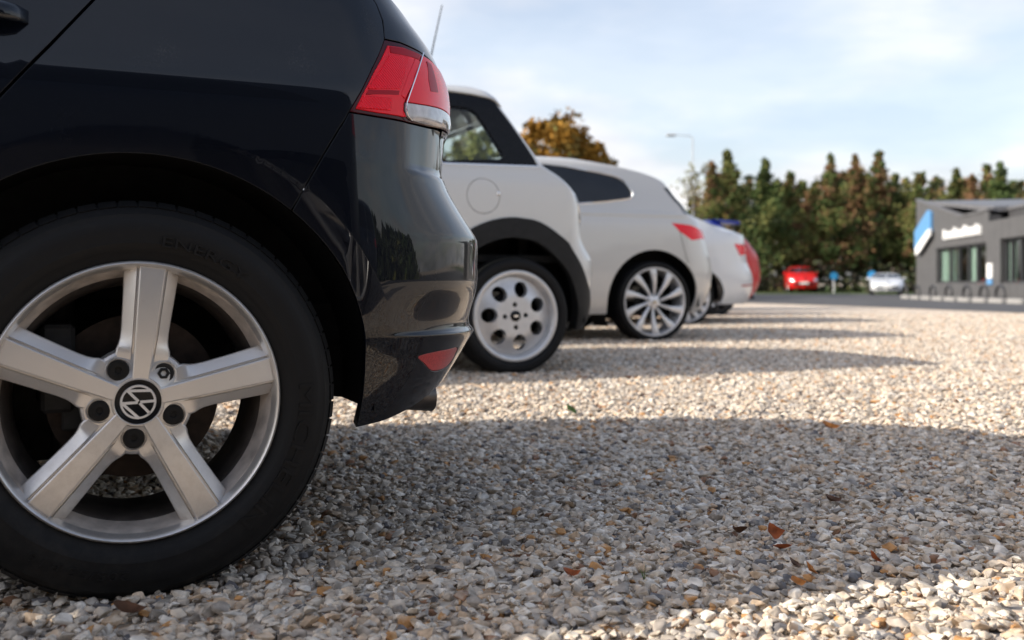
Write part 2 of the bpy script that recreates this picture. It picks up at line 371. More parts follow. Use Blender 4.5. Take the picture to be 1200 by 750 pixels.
COUPE = dict(D=.88, k1=.62, k2=.72, cf=.5, bow=.02)
HATCH_ROWS = [
 [0.20, 0.20, 0.060, 0.60, 0.35, -3.3], [0.30, 0.30, 0.020, 0.68, 0.43, -3.4], [0.45, 0.45, 0.001, 0.74, 0.49, -3.42], [0.60, 0.60, -0.005, 0.75, 0.50, -3.4], [0.75, 0.75, -0.004, 0.74, 0.49, -3.3],
 [0.85, 0.85, -.002, .73, .48, -3.1], [0.92, 0.92, 0.003, 0.72, 0.47, -2.8], [0.97, 0.97, 0.012, 0.70, 0.45, -2.45], [1.02, 1.02, 0.030, 0.67, 0.40, -2.2], [1.10, 1.10, 0.064, 0.62, 0.33, -2.0], [1.20, 1.20, 0.108, 0.55, 0.25, -1.8], [1.30, 1.30, 0.155, 0.47, 0.2, -1.55],
 [1.38, 1.37, 0.21, 0.40, 0.18, -1.35], [1.44, 1.41, 0.29, 0.30, 0.2, -1.2], [1.53, 1.435, 0.45, 0.05, 0.2, -1.0], [1.68, 1.45, 0.68, -0.3, 0.1, -.85], [1.84, 1.455, 0.85, -.55, .05, -.65]]
HATCH = dict(D=.87, k1=.62, k2=.72, cf=.5, bow=.02)
FAR_ROWS = COUPE_ROWS[:12] + [
 [1.20, 1.20, 0.139, 0.60, 0.344, -1.7], [1.28, 1.27, .2, .42, .2, -1.5], [1.36, 1.315, .3, .15, .15, -1.3], [1.5, 1.345, .5, -.2, .1, -1.1], [1.85, 1.36, .87, -.6, .05, -.75]]
# ---------------------------------------------------------------- geometry helpers
class MB:
    """collects boxes, tubes, lathes and lofts into one mesh"""
    def __init__(self): self.v, self.f = [], []
    def put(self, verts, faces):
        k = len(self.v); self.v.extend([tuple(p) for p in verts]); self.f.extend([tuple(i + k for i in f) for f in faces]); return self
    def box(self, c, size, rz=0.0, ch=None):
        x, y, z = [a / 2 for a in size]
        b = min(x, y, z) * .25 if ch is None else ch
        vs, fs = [], []
        if b <= 0:
            P = [(sx*x, sy*y, sz*z) for sz in (-1, 1) for sy in (-1, 1) for sx in (-1, 1)]
            fs = [(0,2,3,1),(4,5,7,6),(0,1,5,4),(2,6,7,3),(0,4,6,2),(1,3,7,5)]
        else:                                     # chamfered box: hull of 24 points
            bm = bmesh.new()
            for sx in (-1, 1):
                for sy in (-1, 1):
                    for sz in (-1, 1):
                        bm.verts.new((sx*(x-b), sy*(y-b), sz*z)); bm.verts.new((sx*(x-b), sy*y, sz*(z-b))); bm.verts.new((sx*x, sy*(y-b), sz*(z-b)))
            bmesh.ops.convex_hull(bm, input=bm.verts[:])
            bm.verts.index_update()
            P = [tuple(v.co) for v in bm.verts]; fs = [tuple(v.index for v in f.verts) for f in bm.faces]
            bm.free()
        ca, sa = math.cos(rz), math.sin(rz)
        return self.put([(c[0]+ca*p[0]-sa*p[1], c[1]+sa*p[0]+ca*p[1], c[2]+p[2]) for p in P], fs)
    def tube(self, pts, rad, n=8, cap=True, closed=False):
        pts = [Vector(p) for p in pts]
        rads = rad if isinstance(rad, (list, tuple)) else [rad] * len(pts)
        vs, fs = [], []; m = len(pts); up = None
        for i, p in enumerate(pts):
            a = pts[(i - 1) % m] if (closed or i) else p; b = pts[(i + 1) % m] if (closed or i < m - 1) else p
            t = (b - a).normalized()
            if up is None:
                up = Vector((0, 0, 1)) if abs(t.z) < .9 else Vector((1, 0, 0))
            u = (up - t * up.dot(t)).normalized(); w = t.cross(u); up = u
            for k in range(n):
                th = 2 * math.pi * k / n
                vs.append(p + (u * math.cos(th) + w * math.sin(th)) * rads[i])
        for i in range(m if closed else m - 1):
            j = (i + 1) % m
            for k in range(n):
                fs.append((i*n+k, i*n+(k+1) % n, j*n+(k+1) % n, j*n+k))
        if cap and not closed:
            fs.append(tuple(range(n))[::-1]); fs.append(tuple((m-1)*n + k for k in range(n)))
        return self.put(vs, fs)
    def lathe(self, prof, n=48, axis='y', c=(0, 0, 0), cap0=False):
        """prof: (radius, depth) along the axis"""
        vs, fs = [], []
        for r, d in prof:
            for k in range(n):
                th = 2 * math.pi * k / n
                a, b = r * math.cos(th), r * math.sin(th)
                vs.append((c[0]+a, c[1]+d, c[2]+b) if axis == 'y' else (c[0]+a, c[1]+b, c[2]+d))
        for i in range(len(prof) - 1):
            for k in range(n):
                q = (i*n+k, i*n+(k+1) % n, (i+1)*n+(k+1) % n, (i+1)*n+k)
                fs.append(q)
        if cap0: fs.append(tuple(range(n)))
        return self.put(vs, fs)
    def prism(self, poly, y0, y1, bev=0.0):
        """poly in (x, z), extruded along y from y0 (front) to y1"""
        n = len(poly); vs = []
        if bev:
            ins = inset_poly(poly, bev)
            vs += [(p[0], y0, p[1]) for p in ins] + [(p[0], y0 + bev * (1 if y1 > y0 else -1), p[1]) for p in poly] + [(p[0], y1, p[1]) for p in poly]
            rings = 3
        else:
            vs += [(p[0], y0, p[1]) for p in poly] + [(p[0], y1, p[1]) for p in poly]; rings = 2
        fs = [tuple(range(n)), tuple(reversed([(rings-1)*n + k for k in range(n)]))]
        for r_ in range(rings - 1):
            for k in range(n):
                fs.append((r_*n+(k+1) % n, r_*n+k, (r_+1)*n+k, (r_+1)*n+(k+1) % n))
        return self.put(vs, fs)
    def mesh(self, name, smooth=None):
        bm = bmesh.new()
        vs = [bm.verts.new(p) for p in self.v]
        for f in self.f:
            try: bm.faces.new([vs[i] for i in f])
            except ValueError: pass
        bmesh.ops.remove_doubles(bm, verts=bm.verts[:], dist=1e-6)
        bmesh.ops.recalc_face_normals(bm, faces=bm.faces[:])
        me = bpy.data.meshes.new(name)
        bm.to_mesh(me); bm.free()
        if smooth is not None:
            me.polygons.foreach_set('use_smooth', [True] * len(me.polygons)); me.set_sharp_from_angle(angle=smooth)
        return me
    def build(self, name, m, parent=None, smooth=None, loc=None):
        return add(name, self.mesh(name, smooth), m, parent, loc)

def area(poly):
    p = np.asarray(poly, float); q = np.roll(p, -1, 0)
    return .5 * float(np.sum(p[:, 0]*q[:, 1] - p[:, 1]*q[:, 0]))
def inset_poly(poly, d):
    p = np.asarray(poly, float)
    if area(p) < 0: d = -d
    a = p - np.roll(p, 1, 0); b = np.roll(p, -1, 0) - p
    a /= np.maximum(np.linalg.norm(a, axis=1, keepdims=True), 1e-9); b /= np.maximum(np.linalg.norm(b, axis=1, keepdims=True), 1e-9)
    na = np.stack([-a[:, 1], a[:, 0]], 1); nb = np.stack([-b[:, 1], b[:, 0]], 1)
    m = na + nb; l2 = np.maximum(np.sum(m*m, 1, keepdims=True), .6)
    return p + 2 * d * m / l2
def inside(pts, poly):
    pts = np.asarray(pts, float); p = np.asarray(poly, float); q = np.roll(p, -1, 0)
    x, y = pts[:, 0:1], pts[:, 1:2]
    c = ((p[:, 1] > y) != (q[:, 1] > y)) & (x < (q[:, 0]-p[:, 0]) * (y-p[:, 1]) / np.where(q[:, 1] == p[:, 1], 1e-12, q[:, 1]-p[:, 1]) + p[:, 0])
    return np.sum(c, 1) % 2 == 1
def resample(poly, h, closed=True):
    out = []; n = len(poly)
    for i in range(n if closed else n - 1):
        a = np.array(poly[i], float); b = np.array(poly[(i+1) % n], float)
        k = max(1, int(math.ceil(np.linalg.norm(b - a) / h)))
        for j in range(k): out.append(a + (b - a) * j / k)
    if not closed: out.append(np.array(poly[-1], float))
    return np.array(out)
def spline(pts, n=8, closed=False):
    """catmull-rom through the points"""
    p = [np.array(a, float) for a in pts]; m = len(p); out = []
    for i in range(m if closed else m - 1):
        p1, p2 = p[i], p[(i+1) % m]
        p0 = p[(i-1) % m] if (closed or i) else 2*p1 - p2
        p3 = p[(i+2) % m] if (closed or i < m-2) else 2*p2 - p1
        for j in range(n):
            t = j / n
            out.append(.5*((2*p1) + (-p0+p2)*t + (2*p0-5*p1+4*p2-p3)*t*t + (-p0+3*p1-3*p2+p3)*t**3))
    if not closed: out.append(p[-1])
    return [tuple(a) for a in out]
def arc(cx, cz, r, a0, a1, n=24):
    return [(cx + r*math.cos(R(a0 + (a1-a0)*k/n)), cz + r*math.sin(R(a0 + (a1-a0)*k/n))) for k in range(n + 1)]
def triangulate(poly, h, holes=(), lines=()):
    """constrained triangles of a polygon with a hex grid of inner points"""
    if area(poly) < 0: poly = list(poly)[::-1]
    loops = [resample(poly, h)] + [resample(q, h) for q in holes]
    bpts = np.concatenate(loops)
    verts = [Vector(p) for p in bpts]; edges = []; k = 0
    for l in loops:
        n = len(l); edges += [(k + i, k + (i+1) % n) for i in range(n)]; k += n
    keep = bpts
    for ln in lines:
        l = resample(ln, h, closed=False); l = l[inside(l, loops[0])]
        if len(l):
            dd = np.min(np.linalg.norm(l[:, None] - bpts[None], axis=2), 1); l = l[dd > h * .25]
            verts += [Vector(p) for p in l]; keep = np.concatenate([keep, l])
    lo, hi = bpts.min(0), bpts.max(0)
    gy = np.arange(lo[1], hi[1], h * .87); g = []
    for j, y in enumerate(gy):
        xs = np.arange(lo[0] + (.5*h if j % 2 else 0), hi[0], h)
        g.append(np.stack([xs, np.full_like(xs, y)], 1))
    g = np.concatenate(g) if g else np.zeros((0, 2))
    if len(g):
        ok = inside(g, loops[0])
        for q in loops[1:]: ok &= ~inside(g, q)
        g = g[ok]
        if len(g):
            md = np.full(len(g), 1e9)
            for a in range(0, len(keep), 400):
                md = np.minimum(md, np.min(np.linalg.norm(g[:, None] - keep[None, a:a+400], axis=2), 1))
            g = g[md > .5 * h]
            verts += [Vector(p) for p in g]
    V, _, Fc, _, _, _ = delaunay_2d_cdt(verts, edges, [], 0, 1e-7)
    V = np.array([tuple(v) for v in V]); T = np.array([f for f in Fc if len(f) == 3], int)
    c = V[T].mean(1); ok = inside(c, loops[0])
    for q in loops[1:]: ok &= ~inside(c, q)
    T = T[ok]
    a = V[T]; ar = (a[:, 1, 0]-a[:, 0, 0])*(a[:, 2, 1]-a[:, 0, 1]) - (a[:, 1, 1]-a[:, 0, 1])*(a[:, 2, 0]-a[:, 0, 0])
    T = np.where((ar < 0)[:, None], T[:, ::-1], T)
    return V, T[np.abs(ar) > 1e-10]

def panel(name, sh, poly, m, parent=None, h=.03, holes=(), gap=.002, depth=.012, off=0.0, lines=(), sides=(0,), round_=.0012, bulge=None):
    """a thick sheet of the shell: polygon in (s, v), edges turned inwards by depth.
    sides: 0 near side, 1 the mirrored far side"""
    if area(poly) < 0: poly = list(poly)[::-1]
    poly = inset_poly(poly, gap) if gap else np.array(poly, float)
    V, T = triangulate(poly, h, holes, lines)
    s, v = V[:, 0], V[:, 1]
    n = sh.N(s, v); p = sh.P(s, v) + n * off
    if bulge is not None:
        dist = np.full(len(V), 1e9)
        bp = resample(poly, h*.5)
        for a in range(0, len(bp), 300): dist = np.minimum(dist, np.min(np.linalg.norm(V[:, None] - bp[None, a:a+300], axis=2), 1))
        p = p + n * (bulge[0] * smooth(0, bulge[1], dist))[:, None]
    # boundary
    E_ = {}
    for t in T:
        for i in range(3):
            a, b = int(t[i]), int(t[(i+1) % 3]); E_[(a, b)] = 1
    bd = [(a, b) for (a, b) in E_ if (b, a) not in E_]
    mid = s.mean()
    objs = []
    verts = [*p]; nors = [*n]; faces = [tuple(t) for t in T]
    out_n = {}
    for a, b in bd:
        d = p[b] - p[a]; o = np.cross(d, n[a]); l = np.linalg.norm(o)
        if l > 1e-9:
            o = o / l
            out_n[a] = out_n.get(a, 0) + o; out_n[b] = out_n.get(b, 0) + o
    idx = {}
    for a in out_n:
        o = out_n[a]; o = o / max(np.linalg.norm(o), 1e-9)
        idx[a] = len(verts)
        rn = n[a] + o; rn /= max(np.linalg.norm(rn), 1e-9)
        verts += [p[a] + o*round_ - n[a]*round_, p[a] + o*round_ - n[a]*depth]; nors += [o, o]
    for a, b in bd:
        if a in idx and b in idx:
            faces.append((b, a, idx[a], idx[b])); faces.append((idx[b], idx[a], idx[a] + 1, idx[b] + 1))
    verts = np.array(verts); nors = np.array(nors)
    for sd in sides:
        vv, nn, ff = verts.copy(), nors.copy(), faces
        if sd:
            vv[:, 1] = 2*sh.D - vv[:, 1]; nn[:, 1] *= -1; ff = [f[::-1] for f in faces]
        me = bpy.data.meshes.new(name)
        me.from_pydata(vv.tolist(), [], [tuple(int(i) for i in f) for f in ff])
        me.polygons.foreach_set('use_smooth', [True] * len(me.polygons))
        me.update()
        me.normals_split_custom_set_from_vertices(nn.tolist())
        objs.append(add(name, me, m, parent))
    return objs[0] if len(objs) == 1 else objs

def half_loop(sh, v0, v1, n=14):
    """left half of the body outline between two heights as an (s, v) polygon, front centre to rear centre"""
    vs = np.linspace(v0, v1, n)
    rear = [(sh.xr(v) + sh.LC - .002, float(v)) for v in vs]
    front = [(sh.xf(v) - sh.LC + .002, float(v)) for v in vs]
    return front, rear

def text_mesh(txt, size, depth):
    cu = bpy.data.curves.new('lettering', 'FONT')
    cu.body = txt; cu.size = size; cu.extrude = depth; cu.align_x = 'CENTER'; cu.resolution_u = 2
    o = bpy.data.objects.new('lettering', cu); col.objects.link(o)
    dg = bpy.context.evaluated_depsgraph_get(); dg.update()
    me = bpy.data.meshes.new_from_object(o.evaluated_get(dg))
    bpy.data.objects.remove(o); bpy.data.curves.remove(cu)
    return me
# ---------------------------------------------------------------- ground
_g = pchip([-60, 0, 1.4, 5.1, 7.8, 10.8, 14, 20, 30, 40, 60, 400], [0, 0, 0, .024, .034, .037, .035, .01, -.06, -.08, -.08, -.08])
def ground_z(x, y): return float(_g(y))
def sheet(name, xs, ys, m, keep=None, dz=0.0, parent=None, bumpy=0.0):
    vs, fs = [], []
    for j, y in enumerate(ys):
        for i, x in enumerate(xs): vs.append((x, y, ground_z(x, y) + dz))
    n = len(xs)
    for j in range(len(ys) - 1):
        for i in range(n - 1): fs.append((j*n+i, j*n+i+1, (j+1)*n+i+1, (j+1)*n+i))
    return add(name, new_mesh(name, vs, fs, smooth=R(60)), m, parent)
def sheet_poly(name, poly, h, m, dz):
    V, T = triangulate(poly, h)
    return add(name, new_mesh(name, [(a, b, ground_z(a, b) + dz) for a, b in V], [tuple(t) for t in T], smooth=R(60)), m)

STONES = [((.54, .455, .365), .215), ((.41, .355, .30), .15), ((.64, .555, .455), .22), ((.74, .67, .58), .13), ((.28, .245, .21), .06), ((.54, .40, .275), .08), ((.50, .26, .10), .028), ((.28, .15, .085), .022), ((.15, .14, .14), .03), ((.66, .51, .37), .04)]
def stone_ramp(nt, src):
    r = nt.nodes.new('ShaderNodeValToRGB'); r.color_ramp.interpolation = 'CONSTANT'
    t = 0.0; els = r.color_ramp.elements
    for i, (c, wgt) in enumerate(STONES):
        e = els[i] if i < 2 else els.new(t)
        e.position = t; e.color = (*c, 1); t += wgt
    nt.links.new(src, r.inputs['Fac'])
    return r
def stone_material():
    m = bpy.data.materials.new('flint'); m.use_nodes = True; nt = m.node_tree; b = nt.nodes['Principled BSDF']
    oi = nt.nodes.new('ShaderNodeObjectInfo'); r = stone_ramp(nt, oi.outputs['Random'])
    co = nt.nodes.new('ShaderNodeTexCoord'); n = nt.nodes.new('ShaderNodeTexNoise'); n.inputs['Scale'].default_value = 90; n.inputs['Detail'].default_value = 6
    ad = nt.nodes.new('ShaderNodeVectorMath'); ad.operation = 'ADD'
    sc = nt.nodes.new('ShaderNodeVectorMath'); sc.operation = 'SCALE'; sc.inputs['Scale'].default_value = 37.0
    cx = nt.nodes.new('ShaderNodeCombineXYZ')
    for k in range(3): nt.links.new(oi.outputs['Random'], cx.inputs[k])
    nt.links.new(cx.outputs[0], sc.inputs[0]); nt.links.new(sc.outputs[0], ad.inputs[1]); nt.links.new(co.outputs['Object'], ad.inputs[0]); nt.links.new(ad.outputs[0], n.inputs['Vector'])
    mr = nt.nodes.new('ShaderNodeMapRange'); mr.inputs['From Min'].default_value = .3; mr.inputs['From Max'].default_value = .7; mr.inputs['To Min'].default_value = .55; mr.inputs['To Max'].default_value = 1.38
    nt.links.new(n.outputs['Fac'], mr.inputs['Value'])
    mu = nt.nodes.new('ShaderNodeVectorMath'); mu.operation = 'SCALE'
    nt.links.new(r.outputs['Color'], mu.inputs[0]); nt.links.new(mr.outputs[0], mu.inputs['Scale'])
    # pale crust patches and rusty veins
    n2 = nt.nodes.new('ShaderNodeTexNoise'); n2.inputs['Scale'].default_value = 45; n2.inputs['Detail'].default_value = 3; nt.links.new(ad.outputs[0], n2.inputs['Vector'])
    mr2 = nt.nodes.new('ShaderNodeMapRange'); mr2.inputs['From Min'].default_value = .56; mr2.inputs['From Max'].default_value = .66; nt.links.new(n2.outputs['Fac'], mr2.inputs['Value'])
    m2 = nt.nodes.new('ShaderNodeMath'); m2.operation = 'MULTIPLY'; m2.inputs[1].default_value = .55; nt.links.new(mr2.outputs[0], m2.inputs[0])
    mx = nt.nodes.new('ShaderNodeMix'); mx.data_type = 'RGBA'; mx.inputs[7].default_value = (.60, .55, .47, 1)
    nt.links.new(m2.outputs[0], mx.inputs[0]); nt.links.new(mu.outputs[0], mx.inputs[6]); nt.links.new(mx.outputs[2], b.inputs['Base Color'])
    b.inputs['Roughness'].default_value = .62; b.inputs['Specular IOR Level'].default_value = .35
    bp = nt.nodes.new('ShaderNodeBump'); bp.inputs['Strength'].default_value = .5; bp.inputs['Distance'].default_value = .003
    nt.links.new(n.outputs['Fac'], bp.inputs['Height']); nt.links.new(bp.outputs[0], b.inputs['Normal'])
    return m
def gravel_material():
    m = bpy.data.materials.new('gravel_bed'); m.use_nodes = True; nt = m.node_tree; b = nt.nodes['Principled BSDF']
    co = nt.nodes.new('ShaderNodeTexCoord'); vo = nt.nodes.new('ShaderNodeTexVoronoi'); vo.inputs['Scale'].default_value = 34
    nt.links.new(co.outputs['Object'], vo.inputs['Vector'])
    sp = nt.nodes.new('ShaderNodeSeparateColor'); nt.links.new(vo.outputs['Color'], sp.inputs[0])
    r = stone_ramp(nt, sp.outputs[0])
    n = nt.nodes.new('ShaderNodeTexNoise'); n.inputs['Scale'].default_value = .6; n.inputs['Detail'].default_value = 5; nt.links.new(co.outputs['Object'], n.inputs['Vector'])
    mr = nt.nodes.new('ShaderNodeMapRange'); mr.inputs['To Min'].default_value = .85; mr.inputs['To Max'].default_value = 1.2; nt.links.new(n.outputs['Fac'], mr.inputs['Value'])
    mu = nt.nodes.new('ShaderNodeVectorMath'); mu.operation = 'SCALE'; nt.links.new(r.outputs['Color'], mu.inputs[0]); nt.links.new(mr.outputs[0], mu.inputs['Scale'])
    nt.links.new(mu.outputs[0], b.inputs['Base Color']); b.inputs['Roughness'].default_value = .8; b.inputs['Specular IOR Level'].default_value = .25
    bp = nt.nodes.new('ShaderNodeBump'); bp.inputs['Strength'].default_value = .8; bp.inputs['Distance'].default_value = .012; bp.invert = True
    nt.links.new(vo.outputs['Distance'], bp.inputs['Height']); nt.links.new(bp.outputs[0], b.inputs['Normal'])
    return m
M['flint'] = stone_material(); M['gravel_bed'] = gravel_material()
M['asphalt'] = mat('asphalt', (.085, .085, .09), .85, spec=.25, noise=(1.2, .2), bump=(120, .3, .004))
M['grass'] = mat('grass', (.07, .10, .03), .9, spec=.1, noise=(2.5, .5), bump=(60, .6, .02))
ys = list(np.arange(-40, 12, 1.0)) + list(np.arange(12, 70, 2.0)) + [80, 120, 200, 400, 1200]
xs = [-900, -300, -120] + list(np.arange(-60, 61, 6.0)) + [120, 300, 900]
ground = tag(sheet('gravel_ground', xs, ys, M['gravel_bed']), kind='structure')
road_edge = [(5.2, 31.0), (6.1, 25.5), (6.95, 20.3), (7.8, 15.2), (9.6, 4.0), (11.5, -8.0)]
road = tag(sheet_poly('road', [(-40, 49.0), (-40, 44.0), (2.2, 43.5), (3.6, 38)] + road_edge + [(60, -8), (60, 52)], 2.5, M['asphalt'], .006), kind='structure')
verge = tag(sheet_poly('grass_verge', [(-120, 53.0), (-40, 49.0), (15, 50.3), (60, 52), (140, 60), (140, 140), (-120, 140)], 6, M['grass'], .010), kind='structure')

# ---------------------------------------------------------------- gravel
def stone_mesh(k):
    g = np.random.default_rng(100 + k)
    bm = bmesh.new(); n = 11 + k % 4
    p = g.normal(size=(n, 3)); p /= np.linalg.norm(p, axis=1, keepdims=True)
    p *= g.uniform(.70, 1.05, (n, 1)); p *= np.array([1.0, g.uniform(.62, .85), g.uniform(.36, .62)])
    for q in p: bm.verts.new(q * .0135)
    bmesh.ops.convex_hull(bm, input=bm.verts[:])
    for v in [v for v in bm.verts if not v.link_faces]: bm.verts.remove(v)
    bmesh.ops.bevel(bm, geom=bm.edges[:], offset=.0006, segments=1, affect='EDGES')
    me = bpy.data.meshes.new('stone'); bm.to_mesh(me); bm.free(); me.materials.append(M['flint'])
    me.polygons.foreach_set('use_smooth', [True] * len(me.polygons)); me.set_sharp_from_angle(angle=R(22))
    return me
stone_meshes = [stone_mesh(k) for k in range(12)]
def wheel_clear(x, y):
    d = Vector((x + .584, y - 1.556)); a = Vector((math.cos(R(24)), math.sin(R(24)))); u, w_ = d.dot(a), -d.x*a.y + d.y*a.x
    return not (abs(u) < .13 and -.02 < w_ < .22)
protos = []; k = 0
while k < 300:                                    # the nearest stones, one by one
    y = 1.30 + .55 * random.random()**1.6; x = random.uniform(-.50, .54) * y * 1.02
    if not wheel_clear(x, y): continue
    o = add('stone', stone_meshes[k % 12], None, ground, (x, y, ground_z(x, y) + .007 + random.uniform(0, .005)))
    o.rotation_euler = (random.gauss(0, .22), random.gauss(0, .22), random.uniform(0, 6.283))
    s_ = random.choice((.8, 1.0, 1.15, 1.35, 1.6)); o.scale = (s_, s_, s_)
    if len(protos) < 12: protos.append(o)
    k += 1

def scatter(name, poly, h, density, smin, smax, seed, dz=.004):
    o = sheet_poly(name, poly, h, M['gravel_bed'], .002)
    tag(o, kind='stuff')
    ng = bpy.data.node_groups.new(name, 'GeometryNodeTree')
    ng.interface.new_socket('Geometry', in_out='INPUT', socket_type='NodeSocketGeometry')
    ng.interface.new_socket('Geometry', in_out='OUTPUT', socket_type='NodeSocketGeometry')
    N, L = ng.nodes, ng.links
    gi, go_ = N.new('NodeGroupInput'), N.new('NodeGroupOutput')
    d = N.new('GeometryNodeDistributePointsOnFaces'); d.inputs['Density'].default_value = density; d.inputs['Seed'].default_value = seed
    L.new(gi.outputs[0], d.inputs['Mesh'])
    jn = N.new('GeometryNodeGeometryToInstance')
    for p in protos:
        oi = N.new('GeometryNodeObjectInfo'); oi.inputs['Object'].default_value = p; oi.transform_space = 'ORIGINAL'
        L.new(oi.outputs['Geometry'], jn.inputs[0])
    ip = N.new('GeometryNodeInstanceOnPoints'); ip.inputs['Pick Instance'].default_value = True
    L.new(d.outputs['Points'], ip.inputs['Points']); L.new(jn.outputs[0], ip.inputs['Instance'])
    rv = N.new('FunctionNodeRandomValue'); rv.data_type = 'FLOAT_VECTOR'; rv.inputs[0].default_value = (-.42, -.42, 0); rv.inputs[1].default_value = (.42, .42, 6.283); rv.inputs['Seed'].default_value = seed + 1
    L.new(rv.outputs[0], ip.inputs['Rotation'])
    rs = N.new('FunctionNodeRandomValue'); rs.data_type = 'FLOAT'; rs.inputs[2].default_value = 0.0; rs.inputs[3].default_value = 1.0; rs.inputs['Seed'].default_value = seed + 2
    pw = N.new('ShaderNodeMath'); pw.operation = 'POWER'; pw.inputs[1].default_value = 2.2; L.new(rs.outputs[1], pw.inputs[0])
    mrg = N.new('ShaderNodeMapRange'); mrg.inputs['To Min'].default_value = smin; mrg.inputs['To Max'].default_value = smax; L.new(pw.outputs[0], mrg.inputs['Value'])
    L.new(mrg.outputs[0], ip.inputs['Scale'])
    sp = N.new('GeometryNodeSetPosition'); rz = N.new('FunctionNodeRandomValue'); rz.data_type = 'FLOAT_VECTOR'; rz.inputs[0].default_value = (0, 0, dz - .004); rz.inputs[1].default_value = (0, 0, dz + .006); rz.inputs['Seed'].default_value = seed + 3
    L.new(d.outputs['Points'], sp.inputs['Geometry']); L.new(rz.outputs[0], sp.inputs['Offset']); L.new(sp.outputs[0], ip.inputs['Points'])
    jg = N.new('GeometryNodeJoinGeometry'); L.new(gi.outputs[0], jg.inputs[0]); L.new(ip.outputs[0], jg.inputs[0]); L.new(jg.outputs[0], go_.inputs[0])
    o.modifiers.new('scatter', 'NODES').node_group = ng
    return o
scatter('gravel', [(-1.45, .85), (1.0, .85), (2.1, 3.0), (2.1, 3.4), (-1.8, 3.4)], .25, 5800, .55, 1.70, 3)
scatter('gravel', [(-1.8, 3.4), (2.1, 3.4), (4.35, 7.6), (-.4, 7.6)], .5, 4000, .68, 1.85, 13)
scatter('gravel', [(-.4, 7.6), (4.35, 7.6), (7.6, 14.2), (2.0, 14.2)], .8, 1500, 1.0, 2.1, 23, .006)

# ---------------------------------------------------------------- fallen leaves and weeds
M['leaf_rust'] = mat('leaf_rust', (.34, .085, .022), .6, spec=.3, noise=(60, .4))
M['leaf_brown'] = mat('leaf_brown', (.10, .045, .022), .65, spec=.3, noise=(60, .4))
M['leaf_amber'] = mat('leaf_amber', (.46, .17, .035), .6, spec=.3, noise=(60, .4))
M['leaf_green'] = mat('leaf_green', (.08, .14, .02), .6, spec=.3, noise=(60, .3))
def leaf_mesh(L_=.034, W_=.020, curl=.5):
    vs, fs = [], []; n = 8
    for i in range(n + 1):
        t = i / n; wd = W_ * (math.sin(math.pi * t**.8))**.9 * .5; x = (t - .5) * L_; z = curl * L_ * (t - .5)**2
        for k in (-1, -.5, 0, .5, 1): vs.append((x, k*wd*(1 + .12*random.uniform(-1, 1)), z + abs(k)*wd*.55 + random.uniform(-1, 1)*.0006))
    for i in range(n):
        for k in range(4): fs.append((i*5+k, i*5+k+1, (i+1)*5+k+1, (i+1)*5+k))
    return vs, fs
def at_px(px, py, y=None):                       # ground point seen at a place in the picture plane
    y = 2.0 if y is None else y
    for _ in range(12): y = (EYE - ground_z(0, y)) * 1167 / (py - 331)
    return ((px - 600) / 1167 * y, y)
for px, py, kind, sc, rot, tilt, lab in (
        (903, 640, 'leaf_rust', 1.15, .6, 1.0, 'upright rust-red leaf, largest of the fallen leaves on the gravel'),
        (917, 655, 'leaf_rust', 1.0, 2.3, .2, 'rust-red leaf lying flat against the largest fallen leaf'),
        (948, 685, 'leaf_amber', 1.0, 1.2, .8, 'orange-red leaf curled up on the pale sunlit edge of the gravel'),
        (934, 699, 'leaf_amber', .7, .3, .5, 'tiny orange leaf just below the curled orange-red leaf'),
        (866, 636, 'leaf_brown', .95, 2.0, .2, 'dark brown leaf lying flat to the left of the largest rust-red leaf'),
        (1023, 671, 'leaf_rust', .85, 1.5, .9, 'small rust leaf standing on edge, rightmost of the near leaves'),
        (930, 677, 'leaf_brown', .8, 1.0, .6, 'dark brown crumpled leaf between two orange leaves'),
        (972, 509, 'leaf_amber', 1.5, .2, .4, 'orange leaf at the far edge of the big car shadow'),
        (975, 598, 'leaf_brown', 1.1, .4, .3, 'brown leaf lying in the middle of the big car shadow'),
        (668, 489, 'leaf_green', 1.6, 1.0, .7, 'green leaf on the sunlit gravel beyond the black hatchback'),
        (668, 688, 'leaf_rust', .8, .4, .3, 'rust-brown leaf on the near gravel, right of the black tyre'),
        (150, 733, 'leaf_brown', 1.2, .2, .15, 'dark twig-like leaf under the black tyre')):
    x, y = at_px(px, py); v_, f_ = leaf_mesh(.042*sc, .028*sc, random.uniform(.5, 1.4))
    o = add('fallen_leaf', new_mesh('fallen_leaf', v_, f_, smooth=R(80)), M[kind], None, (x, y, ground_z(x, y) + .017 + .008*tilt))
    o.rotation_euler = (tilt, .2, rot); tag(o, lab, 'leaf', 'fallen leaves on the gravel')
def sprout(px, py, n, hgt, lab):
    x, y = at_px(px, py); mb = MB()
    for i in range(n):
        a = random.uniform(0, 6.28); l = hgt * random.uniform(.5, 1); lean = random.uniform(.15, .7)
        for k in (0,):
            dx_, dy_ = math.cos(a), math.sin(a); wd = .0011
            p = [(dx_*lean*l*t*t, dy_*lean*l*t*t, l*t) for t in (0, .35, .7, 1)]
            vs = []
            for j, q in enumerate(p):
                ww = wd * (1 - j/3.2); vs += [(q[0] - dy_*ww, q[1] + dx_*ww, q[2]), (q[0] + dy_*ww, q[1] - dx_*ww, q[2])]
            mb.put(vs, [(0, 1, 3, 2), (2, 3, 5, 4), (4, 5, 7, 6)])
    o = mb.build('grass_tuft', M['leaf_green'], None, loc=(x, y, ground_z(x, y) + .004)); tag(o, lab, 'grass tuft')
sprout(755, 688, 9, .034, 'tiny green grass sprout growing through the near gravel')
